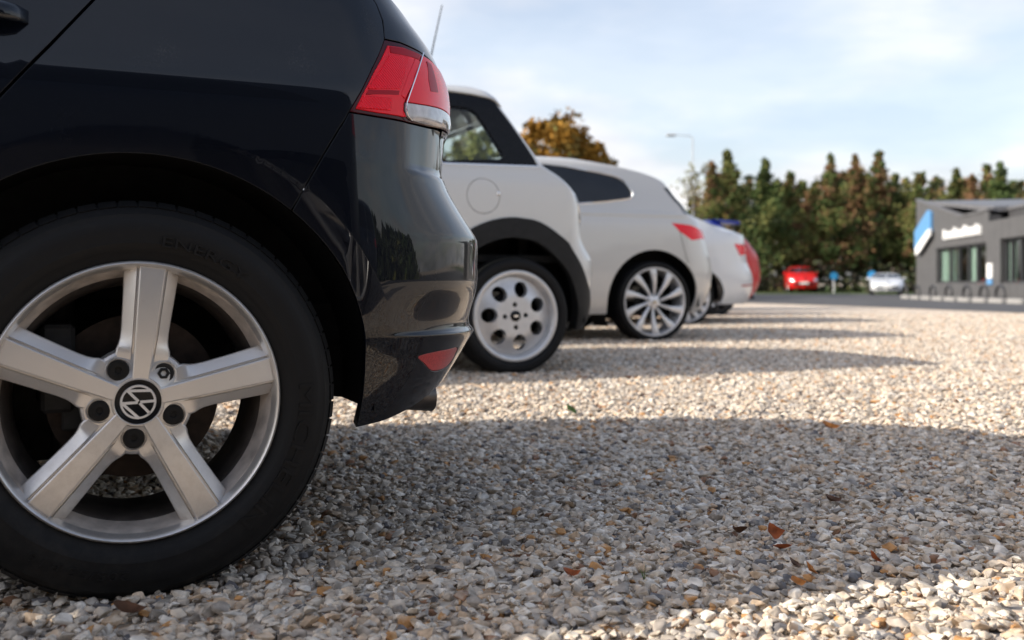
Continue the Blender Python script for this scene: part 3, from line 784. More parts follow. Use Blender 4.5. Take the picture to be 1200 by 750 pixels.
# ---------------------------------------------------------------- wheels
def ring_plate(holes, r_out, r_in, h=.012):
    outer = arc(0, 0, r_out, 0, 360, 72)[:-1]
    hs = list(holes)
    if r_in: hs = [arc(0, 0, r_in, 0, 360, 32)[:-1]] + hs
    return outer, hs
def tyre_mesh(rw, rim, width, name='tyre', n=72, tread=True, flat=None):
    """lathe with sidewall steps, rim groove and tread blocks; depth grows inwards from the outer sidewall"""
    s = (rw - rim)
    P = [(rim-.012, .030), (rim-.004, .010), (rim+.004, .004), (rim+.010, .0005), (rim+s*.16, -.003), (rim+s*.19, -.0055), (rim+s*.30, -.009), (rim+s*.33, -.0085),
         (rim+s*.45, -.0105), (rim+s*.62, -.009), (rim+s*.65, -.0075), (rim+s*.74, -.004), (rim+s*.77, -.0035), (rim+s*.86, .006), (rim+s*.93, .016), (rim+s*.955, .024), (rw-.001, .036)]
    mb = MB()
    g = [width*.27, width*.43, width*.57, width*.73]
    for a in g: P += [(rw, a-.005), (rw-.007, a-.004), (rw-.007, a+.004), (rw, a+.005)]
    P += [(rw-.001, width-.036), (rim+s*.93, width-.016), (rim+s*.8, width-.002), (rim+s*.5, width+.009), (rim+.005, width), (rim-.012, width-.03)]
    mb.lathe(P, n)
    if tread:                          # shoulder blocks
        k = 66
        for i in range(k):
            th = 2*math.pi*i/k; c, sn = math.cos(th), math.sin(th); q = .013
            pts = []
            for (r, d) in ((rim+s*.90, .008), (rw+.001, .030)):
                for t in (-q, q): pts.append((r*c - t*sn, d, r*sn + t*c))
            for (r, d) in ((rim+s*.90-.004, .013), (rw-.004, .032)):
                for t in (-q, q): pts.append((r*c - t*sn, d, r*sn + t*c))
            mb.put(pts, [(0, 1, 3, 2), (0, 4, 5, 1), (2, 3, 7, 6), (0, 2, 6, 4), (1, 5, 7, 3)])
    if flat is not None: mb.v = [(x, y, max(z, -flat)) for x, y, z in mb.v]
    return mb.mesh(name, smooth=R(28))

def loft_spoke(mb, ang, stations):
    """stations: (r, [(t, d), ...]) cross-sections along the spoke, t across, d depth"""
    ca, sa = math.cos(ang), math.sin(ang); vs = []; n = len(stations[0][1])
    for r, sec in stations:
        for t, d in sec: vs.append((r*ca - t*sa, d, r*sa + t*ca))
    fs = []
    for i in range(len(stations) - 1):
        for k in range(n - 1): fs.append((i*n+k, i*n+k+1, (i+1)*n+k+1, (i+1)*n+k))
    fs.append(tuple(range(n))); m = (len(stations)-1)*n; fs.append(tuple(m + k for k in range(n))[::-1])
    mb.put(vs, fs)

def plate_with_holes(name, outer, holes, h, dfun, wall, m, parent, smooth=R(35)):
    """a dished disc with openings whose edges turn inwards by wall"""
    V, T = triangulate(outer, h, holes)
    d = [dfun(math.hypot(a, b)) for a, b in V]
    vs = [(V[i, 0], d[i], V[i, 1]) for i in range(len(V))]; fs = [tuple(t) for t in T]
    E_ = {(int(t[i]), int(t[(i+1) % 3])) for t in T for i in range(3)}
    idx = {}
    for a, b in [(a, b) for a, b in E_ if (b, a) not in E_]:
        for q in (a, b):
            if q not in idx: idx[q] = len(vs); vs.append((V[q, 0], d[q] + wall, V[q, 1]))
        fs.append((b, a, idx[a], idx[b]))
    mb = MB(); mb.put(vs, fs)
    return mb.build(name, m, parent, smooth=smooth)

def disc_cap(name, r, d0, d1, m, parent, c=(0, 0), n=24, dome=.0):
    mb = MB(); mb.lathe([(r*.02, d0 - dome), (r*.55, d0 - dome*.7), (r*.86, d0), (r, d0 + .002), (r, d1)], n, c=(c[0], 0, c[1]), cap0=True)
    return mb.build(name, m, parent, smooth=R(40))

def hatch_wheel(parent, loc):
    """five broad ribbed spokes, dark bolt caps, round badge in the middle"""
    w = empty('wheel', loc, 0, parent)
    rw, rim = .316, .219
    t = add('tyre', tyre_mesh(rw, rim + .002, .205, n=112, flat=loc[2] - .006), M['rubber'], w)
    # raised sidewall lettering
    def letters(txt, r, size, centre, span):
        me = text_mesh(txt, size, .0026)
        xs = [v.co.x for v in me.vertices]; k = R(span) / (max(xs) - min(xs)); x0 = (max(xs) + min(xs)) / 2
        for v in me.vertices:
            a = R(centre) - (v.co.x - x0) * k; rr = r + v.co.y
            dd = -.0098 if rr < .262 else -.0098 + (rr - .262) * .06
            v.co = (rr*math.cos(a), dd - v.co.z, rr*math.sin(a))
        return add('lettering', me, M['rubber'], t)
    letters('MICHELIN', .250, .036, -24, 56)
    letters('205/55 R16', .262, .020, 251, 32)
    letters('ENERGY', .246, .024, 66, 32)
    ov = MB(); ov.tube([(.268*math.cos(R(143)) + .020*math.cos(a)*math.sin(R(143)) + .011*math.sin(a)*math.cos(R(143)), -.0092,
                         .268*math.sin(R(143)) - .020*math.cos(a)*math.cos(R(143)) + .011*math.sin(a)*math.sin(R(143))) for a in np.linspace(0, 2*math.pi, 25)[:-1]], .0013, 6, closed=True)
    ov.build('sidewall_mark', M['rubber'], t)
    # barrel
    b = MB()
    b.lathe([(.2205, .020), (.2208, .006), (.2195, .0015), (.2172, .0005), (.2150, .002), (.2125, .0065), (.2105, .012), (.1985, .046), (.1965, .052)], 112)
    rm_ = b.build('rim', M['alloy_barrel'], w, smooth=R(32))
    b2 = MB(); b2.lathe([(.1965, .052), (.192, .056), (.186, .075), (.182, .12), (.186, .185), (.200, .195), (.222, .198)], 96); b2.build('inner_barrel', M['shaded_alloy'], rm_, smooth=R(32))
    lip = MB(); lip.lathe([(.2207, .008), (.2210, .004), (.2197, .0005), (.2172, -.0008), (.2148, .0012), (.2128, .0055), (.2112, .0095), (.2085, .0165)], 112)
    lip.build('rim_lip', M['alloy'], w, smooth=R(60))
    # hub plate with spokes
    sp = MB()
    sp.lathe([(.0365, .0045), (.0385, .0045), (.0400, .0065), (.052, .0108), (.070, .0130), (.0795, .0150), (.0835, .0185), (.0855, .026), (.0855, .055), (.03, .055)], 60)
    base = 84.0
    for i in range(5):
        a = R(base - 72*i); st = []
        for r, hp, hs, d in ((.030, .0115, .022, .0040), (.045, .0120, .030, .0034), (.062, .0127, .0385, .0026), (.073, .0132, .0412, .0021), (.080, .0135, .0405, .0018), (.087, .0138, .0380, .0016), (.096, .0142, .0362, .0013),
                             (.110, .0148, .0358, .0012), (.14, .0160, .0374, .0012), (.17, .0172, .0392, .0020), (.195, .0182, .0408, .0032), (.2095, .0188, .0416, .0044), (.2125, .0189, .0416, .0062)):
            hub = float(smooth(.10, .07, r))
            e = d + .019 - .0065*hub                          # outer edge of the sloping shoulder
            half = [(-hs + .005, d + .052), (-hs - .0003, e + .0045), (-hs + .0008, e + .0012), (-hs + .0030, e - .0008), (-hp - .0048, d + .0060 + .004*hub), (-hp - .0032, d + .0088 + .004*hub), (-hp - .0014, d + .0088 + .003*hub), (-hp - .0006, d + .0014), (-hp + .0010, d)]
            sec = half + [(-t, q) for t, q in half[::-1]]
            st.append((r, sec))
        loft_spoke(sp, a, st)
    sp.build('spokes', M['alloy'], w, smooth=R(24))
    for i in range(5):
        a = R(base - 36 - 72*i); c = (.0575*math.cos(a), .0575*math.sin(a))
        well = MB(); well.lathe([(.0198, .0125), (.0186, .0102), (.0178, .0106), (.0176, .024)], 32, c=(c[0], 0, c[1])); well.build('bolt_seat', M['alloy'], w, smooth=R(50))
        if i == 0:                                     # this bolt has lost its cap
            hx = MB(); hx.lathe([(.0045, .0150), (.0048, .0085), (.0075, .0078), (.0094, .0086), (.0098, .0125)], 6, c=(c[0], 0, c[1]), cap0=True)
            hx.lathe([(.0095, .0122), (.0145, .0112), (.0160, .0120), (.0170, .024)], 28, c=(c[0], 0, c[1]))
            tag(hx.build('wheel_bolt', M['iron'], w, smooth=R(30)), 'bare metal wheel bolt without its black cap')
        else:
            cp = MB(); cp.lathe([(.0042, .0095), (.0050, .0072), (.0115, .0058), (.0150, .0066), (.0164, .0090), (.0166, .024)], 32, c=(c[0], 0, c[1]), cap0=True)
            cp.build('wheel_bolt', M['bolt_cap'], w, smooth=R(40))
    cap = MB(); cap.lathe([(.0005, .0025), (.0295, .0025), (.0310, .0015), (.0335, .0013), (.0345, .0030), (.0347, .010)], 64, cap0=True)
    cp = cap.build('centre_cap', M['black_gloss'], w, smooth=R(40))
    rg = MB(); rg.lathe([(.0347, .006), (.0349, .0022), (.0358, .0018), (.0364, .0030), (.0366, .007)], 64); rg.build('cap_ring', M['alloy'], cp, smooth=R(40))
    # badge: ring with a V over a W, turned with the wheel
    ro = .0272; e = MB(); rot = R(-113)
    e.lathe([(ro - .0040, .0028), (ro - .0037, .0008), (ro - .0008, .0008), (ro, .0028)], 64)
    def stroke(p, q, wd=.0042):
        p = np.array(p) * ro; q = np.array(q) * ro; d = (q - p) / np.linalg.norm(q - p); nn = np.array([-d[1], d[0]]) * wd / 2
        poly = []
        for a in (p + nn, q + nn, q - nn, p - nn):
            poly.append((a[0]*math.cos(rot) - a[1]*math.sin(rot), a[0]*math.sin(rot) + a[1]*math.cos(rot)))
        e.prism(poly, .0008 + .00004*len(e.f) % .0002, .0029, 0)
    for sx in (-1, 1):
        stroke((sx*.40, .86), (sx*.035, .10)); stroke((sx*.86, .42), (sx*.395, -.76)); stroke((sx*.395, -.80), (sx*.035, -.01))
    e.build('badge', M['alloy_bright'], cp, smooth=R(30))
    # brake disc, bell and caliper
    d = MB(); d.lathe([(.055, .085), (.07, .085), (.072, .098), (.134, .098), (.134, .110), (.05, .110)], 64); d.build('brake_disc', M['rust'], w, smooth=R(30))
    c = MB(); c.box((-.115, .105, .05), (.05, .07, .14)); c.box((-.09, .09, -.02), (.04, .03, .06)); c.build('brake_caliper', M['iron'], w)
    hb = MB(); hb.lathe([(.002, .05), (.055, .05), (.06, .085), (.06, .26)], 24, cap0=True); hb.build('hub', M['iron'], w, smooth=R(30))
    return w

# ---------------------------------------------------------------- the black hatchback
def whole_side(sh, v0, v1, arches, n=16):
    """closed (s, v) outline of a half body: bottom with wheel arches, rear centre, top, front centre"""
    front, rear = half_loop(sh, v0, v1, n)
    pts = [front[0]]
    for cx, cz, r in sorted(arches):
        a = math.degrees(math.asin((v0 - cz) / r))
        pts += arc(cx, cz, r, 180 - a, a, 28)
    return pts + rear + front[::-1][:-1]

def liner(parent, D, cx, cz, r, w0=.03, w1=.30, a0=-6):
    mb = MB(); vs, fs = [], []; n = 30
    prof = [(r + .022, w0 + .012), (r + .03, w0 + .02), (r + .03, w1), (r*.3, w1 + .01)]
    for k in range(n + 1):
        th = R(a0 + (186 - a0 + 20) * k / n)
        for a, d in prof: vs.append((cx + a*math.cos(th), d, cz + a*math.sin(th)))
    m = len(prof)
    for k in range(n):
        for j in range(m - 1): fs.append((k*m+j, k*m+j+1, (k+1)*m+j+1, (k+1)*m+j))
    mb.put(vs, fs); return mb.build('wheel_arch_liner', M['liner'], parent, smooth=R(50))
def floor_pan(parent, D, x0, x1, z=.20, inset=.09):
    mb = MB(); mb.box(((x0+x1)/2, D, z + .06), (x1 - x0, 2*D - 2*inset, .10))
    return mb.build('floor_pan', M['liner'], parent)

vw = empty('black_hatchback', (-.584, 1.556, 0), R(24))
tag(vw, 'black hatchback with silver five-spoke wheel and red tail lamp, filling the left', 'car', 'cars parked in a row on the gravel')
VS = Shell(VW_ROWS, **VW)
ARCH = (0, .313, .388)
lip = arc(0, .313, .388, 121, 17, 26)                       # over the wheel, front to rear
lip_rear = [(.3795, .400), (.386, .345), (.3885, .300), (.3861, .2425)]
shut = [(.3400, .7906), (.3206, .762), (.2938, .7169), (.272, .6786), (.2559, .6498), (.2434, .6225)]
door_line = [(-.02, 1.00), (-.0633, .9423), (-.1236, .862), (-.1922, .7755), (-.232, .705), (-.245, .665), (-.2385, .619)]
gate_line = [(.430, 1.06), (.478, 1.0), (.4795, .970), (.4651, .9305)]
# quarter panel: wheel arch, bumper seam, lamp, tailgate seam, window line, door seam
lip_q = [p for p in arc(0, .313, .388, 128, 51.9, 24)]
quarter = lip_q + shut[::-1][1:] + [(.3721, .827), (.4095, .8729), (.4651, .9305)] + gate_line[::-1][1:] + [(.02, 1.06)] + door_line[:-1]
def s_of_x(sh, x, v):                            # outline parameter of a point x metres behind the axle
    ss = np.linspace(sh.xr(v), sh.xr(v) + .3, 121); xx = sh.P(ss, np.full_like(ss, v))[:, 0]
    return float(x if x <= ss[0] else np.interp(x, xx, ss))
crease = [[(s_of_x(VS, a, b), b) for a, b in arc(0, .313, r_, 150, 2, 70)] for r_ in (.4350, .4328, .4250)]
panel('quarter_panel', VS, quarter, M['black_paint'], vw, h=.016, lines=crease, gap=.0022, depth=.016)
# bumper: from the seam and arch round to the middle of the rear
bottom = [(.3861, .2425), (.4814, .2504), (.5769, .2649), (.6764, .2844), (.75, .300), (.9, .31), (1.228, .315)]
b_up = [(1.228, .705), (.78, .705), (.742, .720), (.722, .7905)]
lampB = [(.721, .7905), (.628, .7862), (.5272, .7842), (.411, .7872), (.3400, .7906)]
lip_b = [p for p in arc(0, .313, .388, 13, 51.9, 10)]
refl = spline([(.5341, .3627), (.5425, .3690), (.5908, .3728), (.6494, .3745), (.7133, .3743), (.7238, .3507), (.7086, .3380), (.6558, .3325), (.6083, .3355), (.564, .3505)], 4, closed=True)
bumper_poly = bottom + b_up + lampB[1:] + shut[1:-1] + lip_b[::-1] + [(.3815, .38), (.386, .345), (.3885, .300)]
ledge = [[(s_, z_) for s_ in np.linspace(.38, 1.2, 50)] for z_ in (.402, .414, .408)]
shelf = [[(s_, z_) for s_ in np.linspace(.34, 1.2, 50)] for z_ in (.584, .592, .689, .697, .703)]
bp = panel('rear_bumper', VS, bumper_poly, M['black_paint'], vw, h=.015, holes=[refl], lines=crease + ledge + shelf, gap=.0022, depth=.016)
panel('bumper_reflector', VS, refl, M['reflector'], bp, h=.012, gap=.0025, depth=.012, off=-.001, bulge=(.003, .012))
# tailgate beyond the seam, with the rear window
g_top = [(.4651+.0, .9320), (.5238, .9330), (.6099, .9275), (.66, .9225), (.86, .905), (.87, .800), (.735, .7930), (.7355, .722), (.78, .7075), (1.228, .7075)]
panel('tailgate', VS, g_top[:2] + g_top[2:] + [(1.228, .99), (.70, 1.00), (.50, 1.06)] + [(.4325, 1.06), (.4805, 1.0), (.482, .970)], M['black_paint'], vw, h=.02, gap=.0022, depth=.016)
tl_top = [(.4651, .9312), (.5238, .9320), (.6099, .9265), (.66, .9215), (.86, .904)]
lamp_poly = [(.3405, .7912), (.3721, .827), (.4095, .8729)] + tl_top + [(.87, .801), (.721, .7925), (.628, .7870), (.5272, .7852), (.411, .7880)]
lamp = panel('tail_lamp', VS, lamp_poly, M['lens_rim'], vw, h=.016, gap=.0015, depth=.02, off=.0)
redL = [(.4690, .9195), (.5300, .9225), (.6000, .9185), (.5440, .8700), (.4985, .8158), (.4965, .8037), (.5090, .7925), (.4209, .7935), (.3560, .7962), (.3790, .8262), (.4150, .8680)]
panel('outer_lens', VS, redL, M['red_lens'], lamp, h=.012, gap=.0012, depth=.006, off=.0035, bulge=(.002, .02))
redin = [(.4650, .9000), (.5340, .9035), (.4850, .8400), (.3890, .8330), (.4200, .8600)]
panel('reflex_block', VS, redin, M['red_lens_inner'], lamp, h=.012, gap=.0005, depth=.003, off=.0066)
panel('lens_band', VS, [(.4735, .9165), (.5290, .9195), (.5920, .9168), (.5760, .9065), (.4700, .9050)], M['red_lens_deep'], lamp, h=.012, gap=.0005, depth=.003, off=.0060)
panel('reflex_block', VS, [(.3770, .8190), (.4560, .8205), (.4510, .8000), (.3610, .7985)], M['red_lens_inner'], lamp, h=.012, gap=.0005, depth=.003, off=.0066)
panel('lens_band', VS, [(.3905, .8305), (.4830, .8370), (.4790, .8290), (.3830, .8225)], M['red_lens_deep'], lamp, h=.012, gap=.0005, depth=.003, off=.0060)
panel('lens_band', VS, [(.5600, .9040), (.5900, .9020), (.5420, .8650), (.5000, .8250), (.4860, .8300), (.5200, .8700)], M['red_lens'], lamp, h=.012, gap=.0005, depth=.003, off=.0062)
redR = [(.6080, .9185), (.6401, .9180), (.8500, .9000), (.8550, .8320), (.6683, .8268), (.5584, .8212), (.5060, .8193), (.5510, .8705)]
panel('inner_lens', VS, redR, M['red_lens'], lamp, h=.012, gap=.0012, depth=.006, off=.0035, bulge=(.002, .02))
panel('lens_band', VS, [(.6185, .9080), (.6420, .9060), (.6560, .8540), (.6100, .8500), (.6050, .8700)], M['red_lens_deep'], lamp, h=.012, gap=.0005, depth=.003, off=.0062)
clear = [(.5045, .8178), (.5582, .8196), (.6749, .8252), (.8560, .8300), (.8600, .8060), (.7149, .7960), (.6011, .7905), (.5270, .7900), (.5075, .7960), (.5030, .8060)]
panel('reversing_lens', VS, clear, M['clear_lens'], lamp, h=.012, gap=.0008, depth=.006, off=.004, bulge=(.002, .01))
sd_ = MB()
sd = [VS.P(np.array(a), np.array(b)) + VS.N(np.array(a), np.array(b)) * .0085 for a, b in ((.6060, .9215), (.5490, .8735), (.5030, .8180), (.5010, .8060), (.5060, .7950), (.5240, .7885))]
sd_.tube([tuple(p) for p in sd], .0011, 6); sd_.build('lens_seam', M['chrome'], lamp, smooth=R(60))
# door and handle
front, rear = half_loop(VS, .22, 1.0, 10)
door = [(-1.15, .26), (-.46, .26), (-.42, .40), (-.37, .50), (-.30, .585), (-.2395, .6205)] + [(-.246, .665), (-.2335, .7055), (-.1940, .7765), (-.1254, .8630), (-.0651, .9433), (-.022, 1.00), (.0, 1.06), (-1.15, 1.06)]
dr = panel('rear_door', VS, door, M['black_paint'], vw, h=.03, gap=.0022, depth=.016)
hd = MB(); n_ = 14; vs, fs = [], []
for i in range(n_ + 1):
    x = -.40 + .245 * i / n_; e = abs(2*i/n_ - 1); e2 = max(0, (e - .72) / .28)
    hgt = .0155 * (1 - .35*e2*e2); prot = .040 * (1 - e2**2.2) + .002
    zc = .908 - .012 * (i/n_ - .5)
    for k in range(12):
        th = 2*math.pi*k/12
        q = VS.P(np.array(x), np.array(zc + hgt*math.sin(th)))
        vs.append((q[0], q[1] - prot*.62 - .012*math.cos(th)*(1 - .6*e2), q[2]))
for i in range(n_):
    for k in range(12): fs.append((i*12+k, i*12+(k+1) % 12, (i+1)*12+(k+1) % 12, (i+1)*12+k))
fs += [tuple(range(12)), tuple(n_*12+k for k in range(12))]
hd.put(vs, fs); hd.build('door_handle', M['black_paint'], dr, smooth=R(50))
cup = MB(); q = VS.P(np.array(-.29), np.array(.905)); cup.lathe([(.001, .0), (.05, .0), (.058, -.0035), (.062, .001)], 32, c=(q[0], q[1] - .001, q[2]), cap0=True)
cup.v = [(a, b, .905 + (c - .905)*.62) for a, b, c in cup.v]; cup.build('handle_recess', M['gap'], dr, smooth=R(40))
# the rest of the body, mostly outside the picture, and the far side
nose_f, nose_r = half_loop(VS, .22, 1.0, 14)
front_poly = [nose_f[0]] + arc(-2.63, .313, .375, 180 + 14, -14, 26) + [(-1.155, .225), (-1.155, .60), (-1.155, 1.0)] + nose_f[::-1][:-1]
panel('front_body', VS, front_poly, M['black_paint'], vw, h=.06, sides=(0,), depth=.016)
far = whole_side(VS, .22, 1.045, [(0, .313, .385), (-2.63, .313, .375)])
panel('far_side', VS, far, M['black_paint'], vw, h=.06, sides=(1,), depth=.016)
gl = half_loop(VS, 1.05, 1.37, 10)
panel('glasshouse', VS, [gl[0][0], gl[1][0]] + gl[1][1:] + gl[0][::-1][:-1], M['dark_glass'], vw, h=.07, sides=(0, 1), gap=.004)
rf = half_loop(VS, 1.375, 1.745, 10)
panel('roof', VS, [rf[0][0]] + rf[1] + rf[0][::-1][:-1], M['black_paint'], vw, h=.06, sides=(0, 1), gap=0)
core_f = whole_side(VS, .30, 1.04, [(0, .313, .44), (-2.63, .313, .43)])
panel('inner_shell', VS, core_f, M['gap'], vw, h=.035, sides=(0, 1), off=-.018, depth=.004)
liner(vw, .89, 0, .313, .372); liner(vw, .89, -2.63, .313, .372)
fl = floor_pan(vw, .89, -3.0, -.42, .20)
mb = MB(); mb.box((.02, .89, .42), (.8, 1.2, .10)); mb.build('boot_floor', M['liner'], vw)
mb = MB(); mb.box((-.14, .89, .275), (.34, 1.3, .17)); mb.box((-.02, .26, .24), (.22, .05, .16)); mb.tube([(-.12, .22, .30), (-.12, .22, .52)], .03, 12); mb.build('rear_axle', M['iron'], vw)
w = hatch_wheel(vw, (0, 0, .313))
for x, y in ((-2.63, 0), (0, 1.73), (-2.63, 1.73)):
    c = copy_tree(w, vw); c.location = (x, y, .313)
    if y: c.rotation_euler = (0, 0, math.pi)
# exhaust pipe under the bumper
ex = MB(); ex.lathe([(.024, .10), (.0265, .003), (.0285, 0), (.0305, .004), (.0305, .15)], 28, axis='z')
ex.v = [(.578 - c*.98, .262 + a, .268 + b + c*.10) for a, b, c in ex.v]
ex.build('exhaust_tip', M['steel'], vw, smooth=R(40))
si = MB(); si.box((.28, .72, .335), (.22, .42, .10)); si.build('silencer', M['iron'], vw)
# ---------------------------------------------------------------- wheels of the other cars
def hole_wheel(parent, loc, rw=.304, rim=.236):
    """silver wheel with seven round holes and a deep outer lip"""
    w = empty('wheel', loc, 0, parent)
    add('tyre', tyre_mesh(rw, rim, .19, n=72, flat=loc[2] - .006, tread=False), M['rubber'], w)
    b = MB(); b.lathe([(rim+.001, .02), (rim+.001, .004), (rim-.002, .0), (rim-.006, -.002), (rim-.019, -.001), (rim-.024, .003), (rim-.028, .012), (rim-.033, .040), (rim-.037, .045)], 72)
    b.lathe([(rim-.037, .046), (rim-.04, .17), (rim, .18)], 72)
    b.build('rim', M['alloy_white'], w, smooth=R(40))
    holes = []
    for k in range(7):
        a = R(75.5 + 360*k/7); c, s_ = math.cos(a), math.sin(a)
        holes.append([(.139*c + .042*math.cos(t)*c - .038*math.sin(t)*s_, .139*s_ + .042*math.cos(t)*s_ + .038*math.sin(t)*c) for t in np.linspace(0, 2*math.pi, 25)[:-1]])
    lugs = []
    for k in range(4):
        a = R(90*k + 3); lugs.append(arc(.058*math.cos(a), .058*math.sin(a), .013, 0, 360, 14)[:-1])
    plate_with_holes('wheel_face', arc(0, 0, rim-.036, 0, 360, 72)[:-1], holes + lugs, .014, lambda r: .040 - .030*float(smooth(.205, .10, r)), .045, M['alloy_white'], w)
    for k in range(4):
        a = R(90*k + 3); disc_cap('wheel_bolt', .0115, .022, .04, M['iron'], w, (.058*math.cos(a), .058*math.sin(a)), 12)
    c = disc_cap('centre_cap', .028, .003, .02, M['black_gloss'], w, n=32, dome=.003)
    e = MB(); e.box((0, .0005, 0), (.030, .003, .007)); e.box((0, .0003, 0), (.012, .003, .012)); e.build('badge', M['chrome'], c)
    d = MB(); d.lathe([(.05, .09), (.125, .09), (.125, .105), (.05, .105)], 40); d.build('brake_disc', M['iron'], w, smooth=R(30))
    return w

def spoke_wheel(parent, loc, rw=.32, rim=.272, n=10, twist=R(9), phase=R(84), material='alloy_bright', badge=True):
    """wheel of paddle spokes that widen towards the rim"""
    w = empty('wheel', loc, 0, parent)
    add('tyre', tyre_mesh(rw, rim, .21, n=64, flat=loc[2] - .006, tread=False), M['rubber'], w)
    b = MB(); b.lathe([(rim+.001, .02), (rim+.001, .004), (rim-.002, .0), (rim-.010, 0), (rim-.016, .006), (rim-.024, .045), (rim-.035, .12), (rim-.02, .18), (rim, .19)], 64)
    b.build('rim', M[material], w, smooth=R(35))
    sp = MB()
    sp.lathe([(.001, .016), (.034, .016), (.052, .022), (.062, .034), (.06, .07)], 40, cap0=True)
    for i in range(n):
        a0 = phase - 2*math.pi*i/n; st = []
        for r, hw, d in ((.040, .011, .020), (.07, .0105, .020), (.11, .0125, .014), (.16, .018, .009), (.21, .0255, .006), (rim-.020, .031, .005), (rim-.012, .032, .007)):
            st.append((r, [(-hw + .004, d + .035), (-hw, d + .008), (-hw + .004, d + .003), (0, d), (hw*.55, d + .001), (hw - .002, d + .006), (hw - .004, d + .035)]))
        k0 = len(sp.v); loft_spoke(sp, a0, st)
        for j in range(k0, len(sp.v)):
            x, y, z = sp.v[j]; r = math.hypot(x, z); t = twist * (r - .05) / .2
            sp.v[j] = (x*math.cos(t) - z*math.sin(t), y, x*math.sin(t) + z*math.cos(t))
    sp.build('spokes', M[material], w, smooth=R(30))
    for k in range(5):
        a = R(90 + 72*k); disc_cap('wheel_bolt', .011, .019, .03, M['iron'], w, (.046*math.cos(a), .046*math.sin(a)), 10)
    c = disc_cap('centre_cap', .026, .012, .02, M['alloy_white'], w, n=24, dome=.003)
    if badge:
        e = MB(); e.box((0, .0075, 0), (.030, .004, .008)); e.box((0, .0072, 0), (.012, .004, .014)); e.build('badge', M['gold'], c)
    d = MB(); d.lathe([(.05, .09), (.14, .09), (.14, .105), (.05, .105)], 40); d.build('brake_disc', M['iron'], w, smooth=R(30))
    return w
def four_wheels(car, w, D, wb, zc):
    for x, y in ((-wb, 0), (0, 2*D), (-wb, 2*D)):
        c = copy_tree(w, car); c.location = (x, y, zc)
        if y: c.rotation_euler = (0, 0, math.pi)

def side_glass(sh, v0, v1, sr0, sr1): return [(sh.xf(v0) + .06, v0), (sr0, v0), (sr1, v1), (sh.xf(v1) + .08, v1)]
def screen(sh, v0, v1, k=.12):
    return [(sh.xf(v0) - sh.LC + .002, v0), (sh.xf(v0) - k, v0), (sh.xf(v1) - k, v1), (sh.xf(v1) - sh.LC + .002, v1)]
def back_glass(sh, v0, v1, k=.16):
    return [(sh.xr(v0) + sh.LC - .002, v0), (sh.xr(v0) + k, v0), (sh.xr(v1) + k, v1), (sh.xr(v1) + sh.LC - .002, v1)]
ROW = 'cars parked in a row on the gravel'

# ---------------------------------------------------------------- small white hatchback with black arches
mini = empty('white_hatchback', (.0218, 5.10, .024), R(23))
tag(mini, 'small white hatchback with black wheel arches and a seven-hole wheel', 'car', ROW)
MS = Shell(MINI_ROWS, **MINI)
zc = .304
belt = [(-2.2, 1.060), (-1.2, 1.070), (-.36, 1.0725), (-.1445, 1.0780), (.152, 1.0810)]
pill = [(.165, 1.13), (.142, 1.2325), (.10, 1.31), (.022, 1.402)]
low = whole_side(MS, .22, 1.06, [(0, zc, .452), (-2.52, zc, .44)])
fr, rr = half_loop(MS, .22, 1.405, 20); ff, _ = half_loop(MS, .22, 1.060, 12)
low = [ff[0]]
for cx in (-2.52, 0):
    a = math.degrees(math.asin((.22 - zc) / .452)); low += arc(cx, zc, .452, 180 - a, a, 28)
fuel = arc(-.178, .914, .092, 0, 360, 36)[:-1]
kk = .17
notch = [(MS.xr(1.10) + MS.LC - .002, 1.10)] + [(MS.xr(v) + kk, v) for v in (1.10, 1.2, 1.30, 1.38)] + [(MS.xr(1.38) + MS.LC - .002, 1.38)]
low += [q_ for q_ in rr if q_[1] < 1.09] + notch + [rr[-1]] + pill[::-1] + [(.152, 1.0830)] + [(p[0], p[1] + .002) for p in belt[:-1][::-1]] + ff[::-1][:-1]
mlamp = [(.635, .80), (.625, .90), (.635, .98), (.69, 1.005), (.78, .99), (.81, .90), (.76, .80), (.69, .775)]
body = panel('body', MS, low, M['white_paint'], mini, h=.030, holes=[fuel], gap=.001, depth=.015, sides=(0,))
panel('far_side', MS, low, M['white_paint'], mini, h=.06, gap=.001, depth=.015, sides=(1,))
panel('fuel_flap', MS, fuel, M['white_paint'], body, h=.02, gap=.0045, depth=.015)
panel('flap_backing', MS, arc(-.178, .914, .10, 0, 360, 30)[:-1], M['gap'], body, h=.03, gap=0, off=-.012, depth=.002)
q = MS.P(np.array(-.0957), np.array(.9278)); kb = MB(); kb.lathe([(.001, -.012), (.008, -.010), (.011, -.004), (.011, .004)], 16, c=tuple(q), cap0=True); kb.build('flap_knob', M['chrome'], body, smooth=R(50))
trim_o = arc(0, zc, .505, 190, 90, 22) + spline([(.0, .809), (.1375, .787), (.2856, .695), (.40, .590), (.50, .490), (.60, .410), (.665, .315), (.655, .225)], 4)[1:]
trim_i = arc(0, zc, .404, 192, 90, 22) + spline([(.0, .708), (.1224, .6835), (.2457, .5919), (.3529, .458), (.415, .34), (.44, .225)], 4)[1:]
panel('arch_trim', MS, trim_o + trim_i[::-1], M['black_trim'], mini, h=.022, gap=0, depth=.05, off=.009, bulge=(.007, .03), sides=(0, 1))
ft = arc(-2.52, zc, .50, 188, -8, 30) + arc(-2.52, zc, .404, -8, 188, 30)
panel('arch_trim', MS, ft, M['black_trim'], mini, h=.05, gap=0, depth=.05, off=.012, sides=(0, 1))
sill = [(-2.03, .21), (-.50, .21), (-.505, .33), (-2.02, .33)]
panel('sill_trim', MS, sill, M['black_trim'], mini, h=.05, gap=0, depth=.02, off=.010, sides=(0, 1))
lampp = panel('tail_lamp', MS, mlamp, M['chrome'], mini, h=.02, gap=0, depth=.02, off=.008, bulge=(.004, .02), sides=(0, 1))
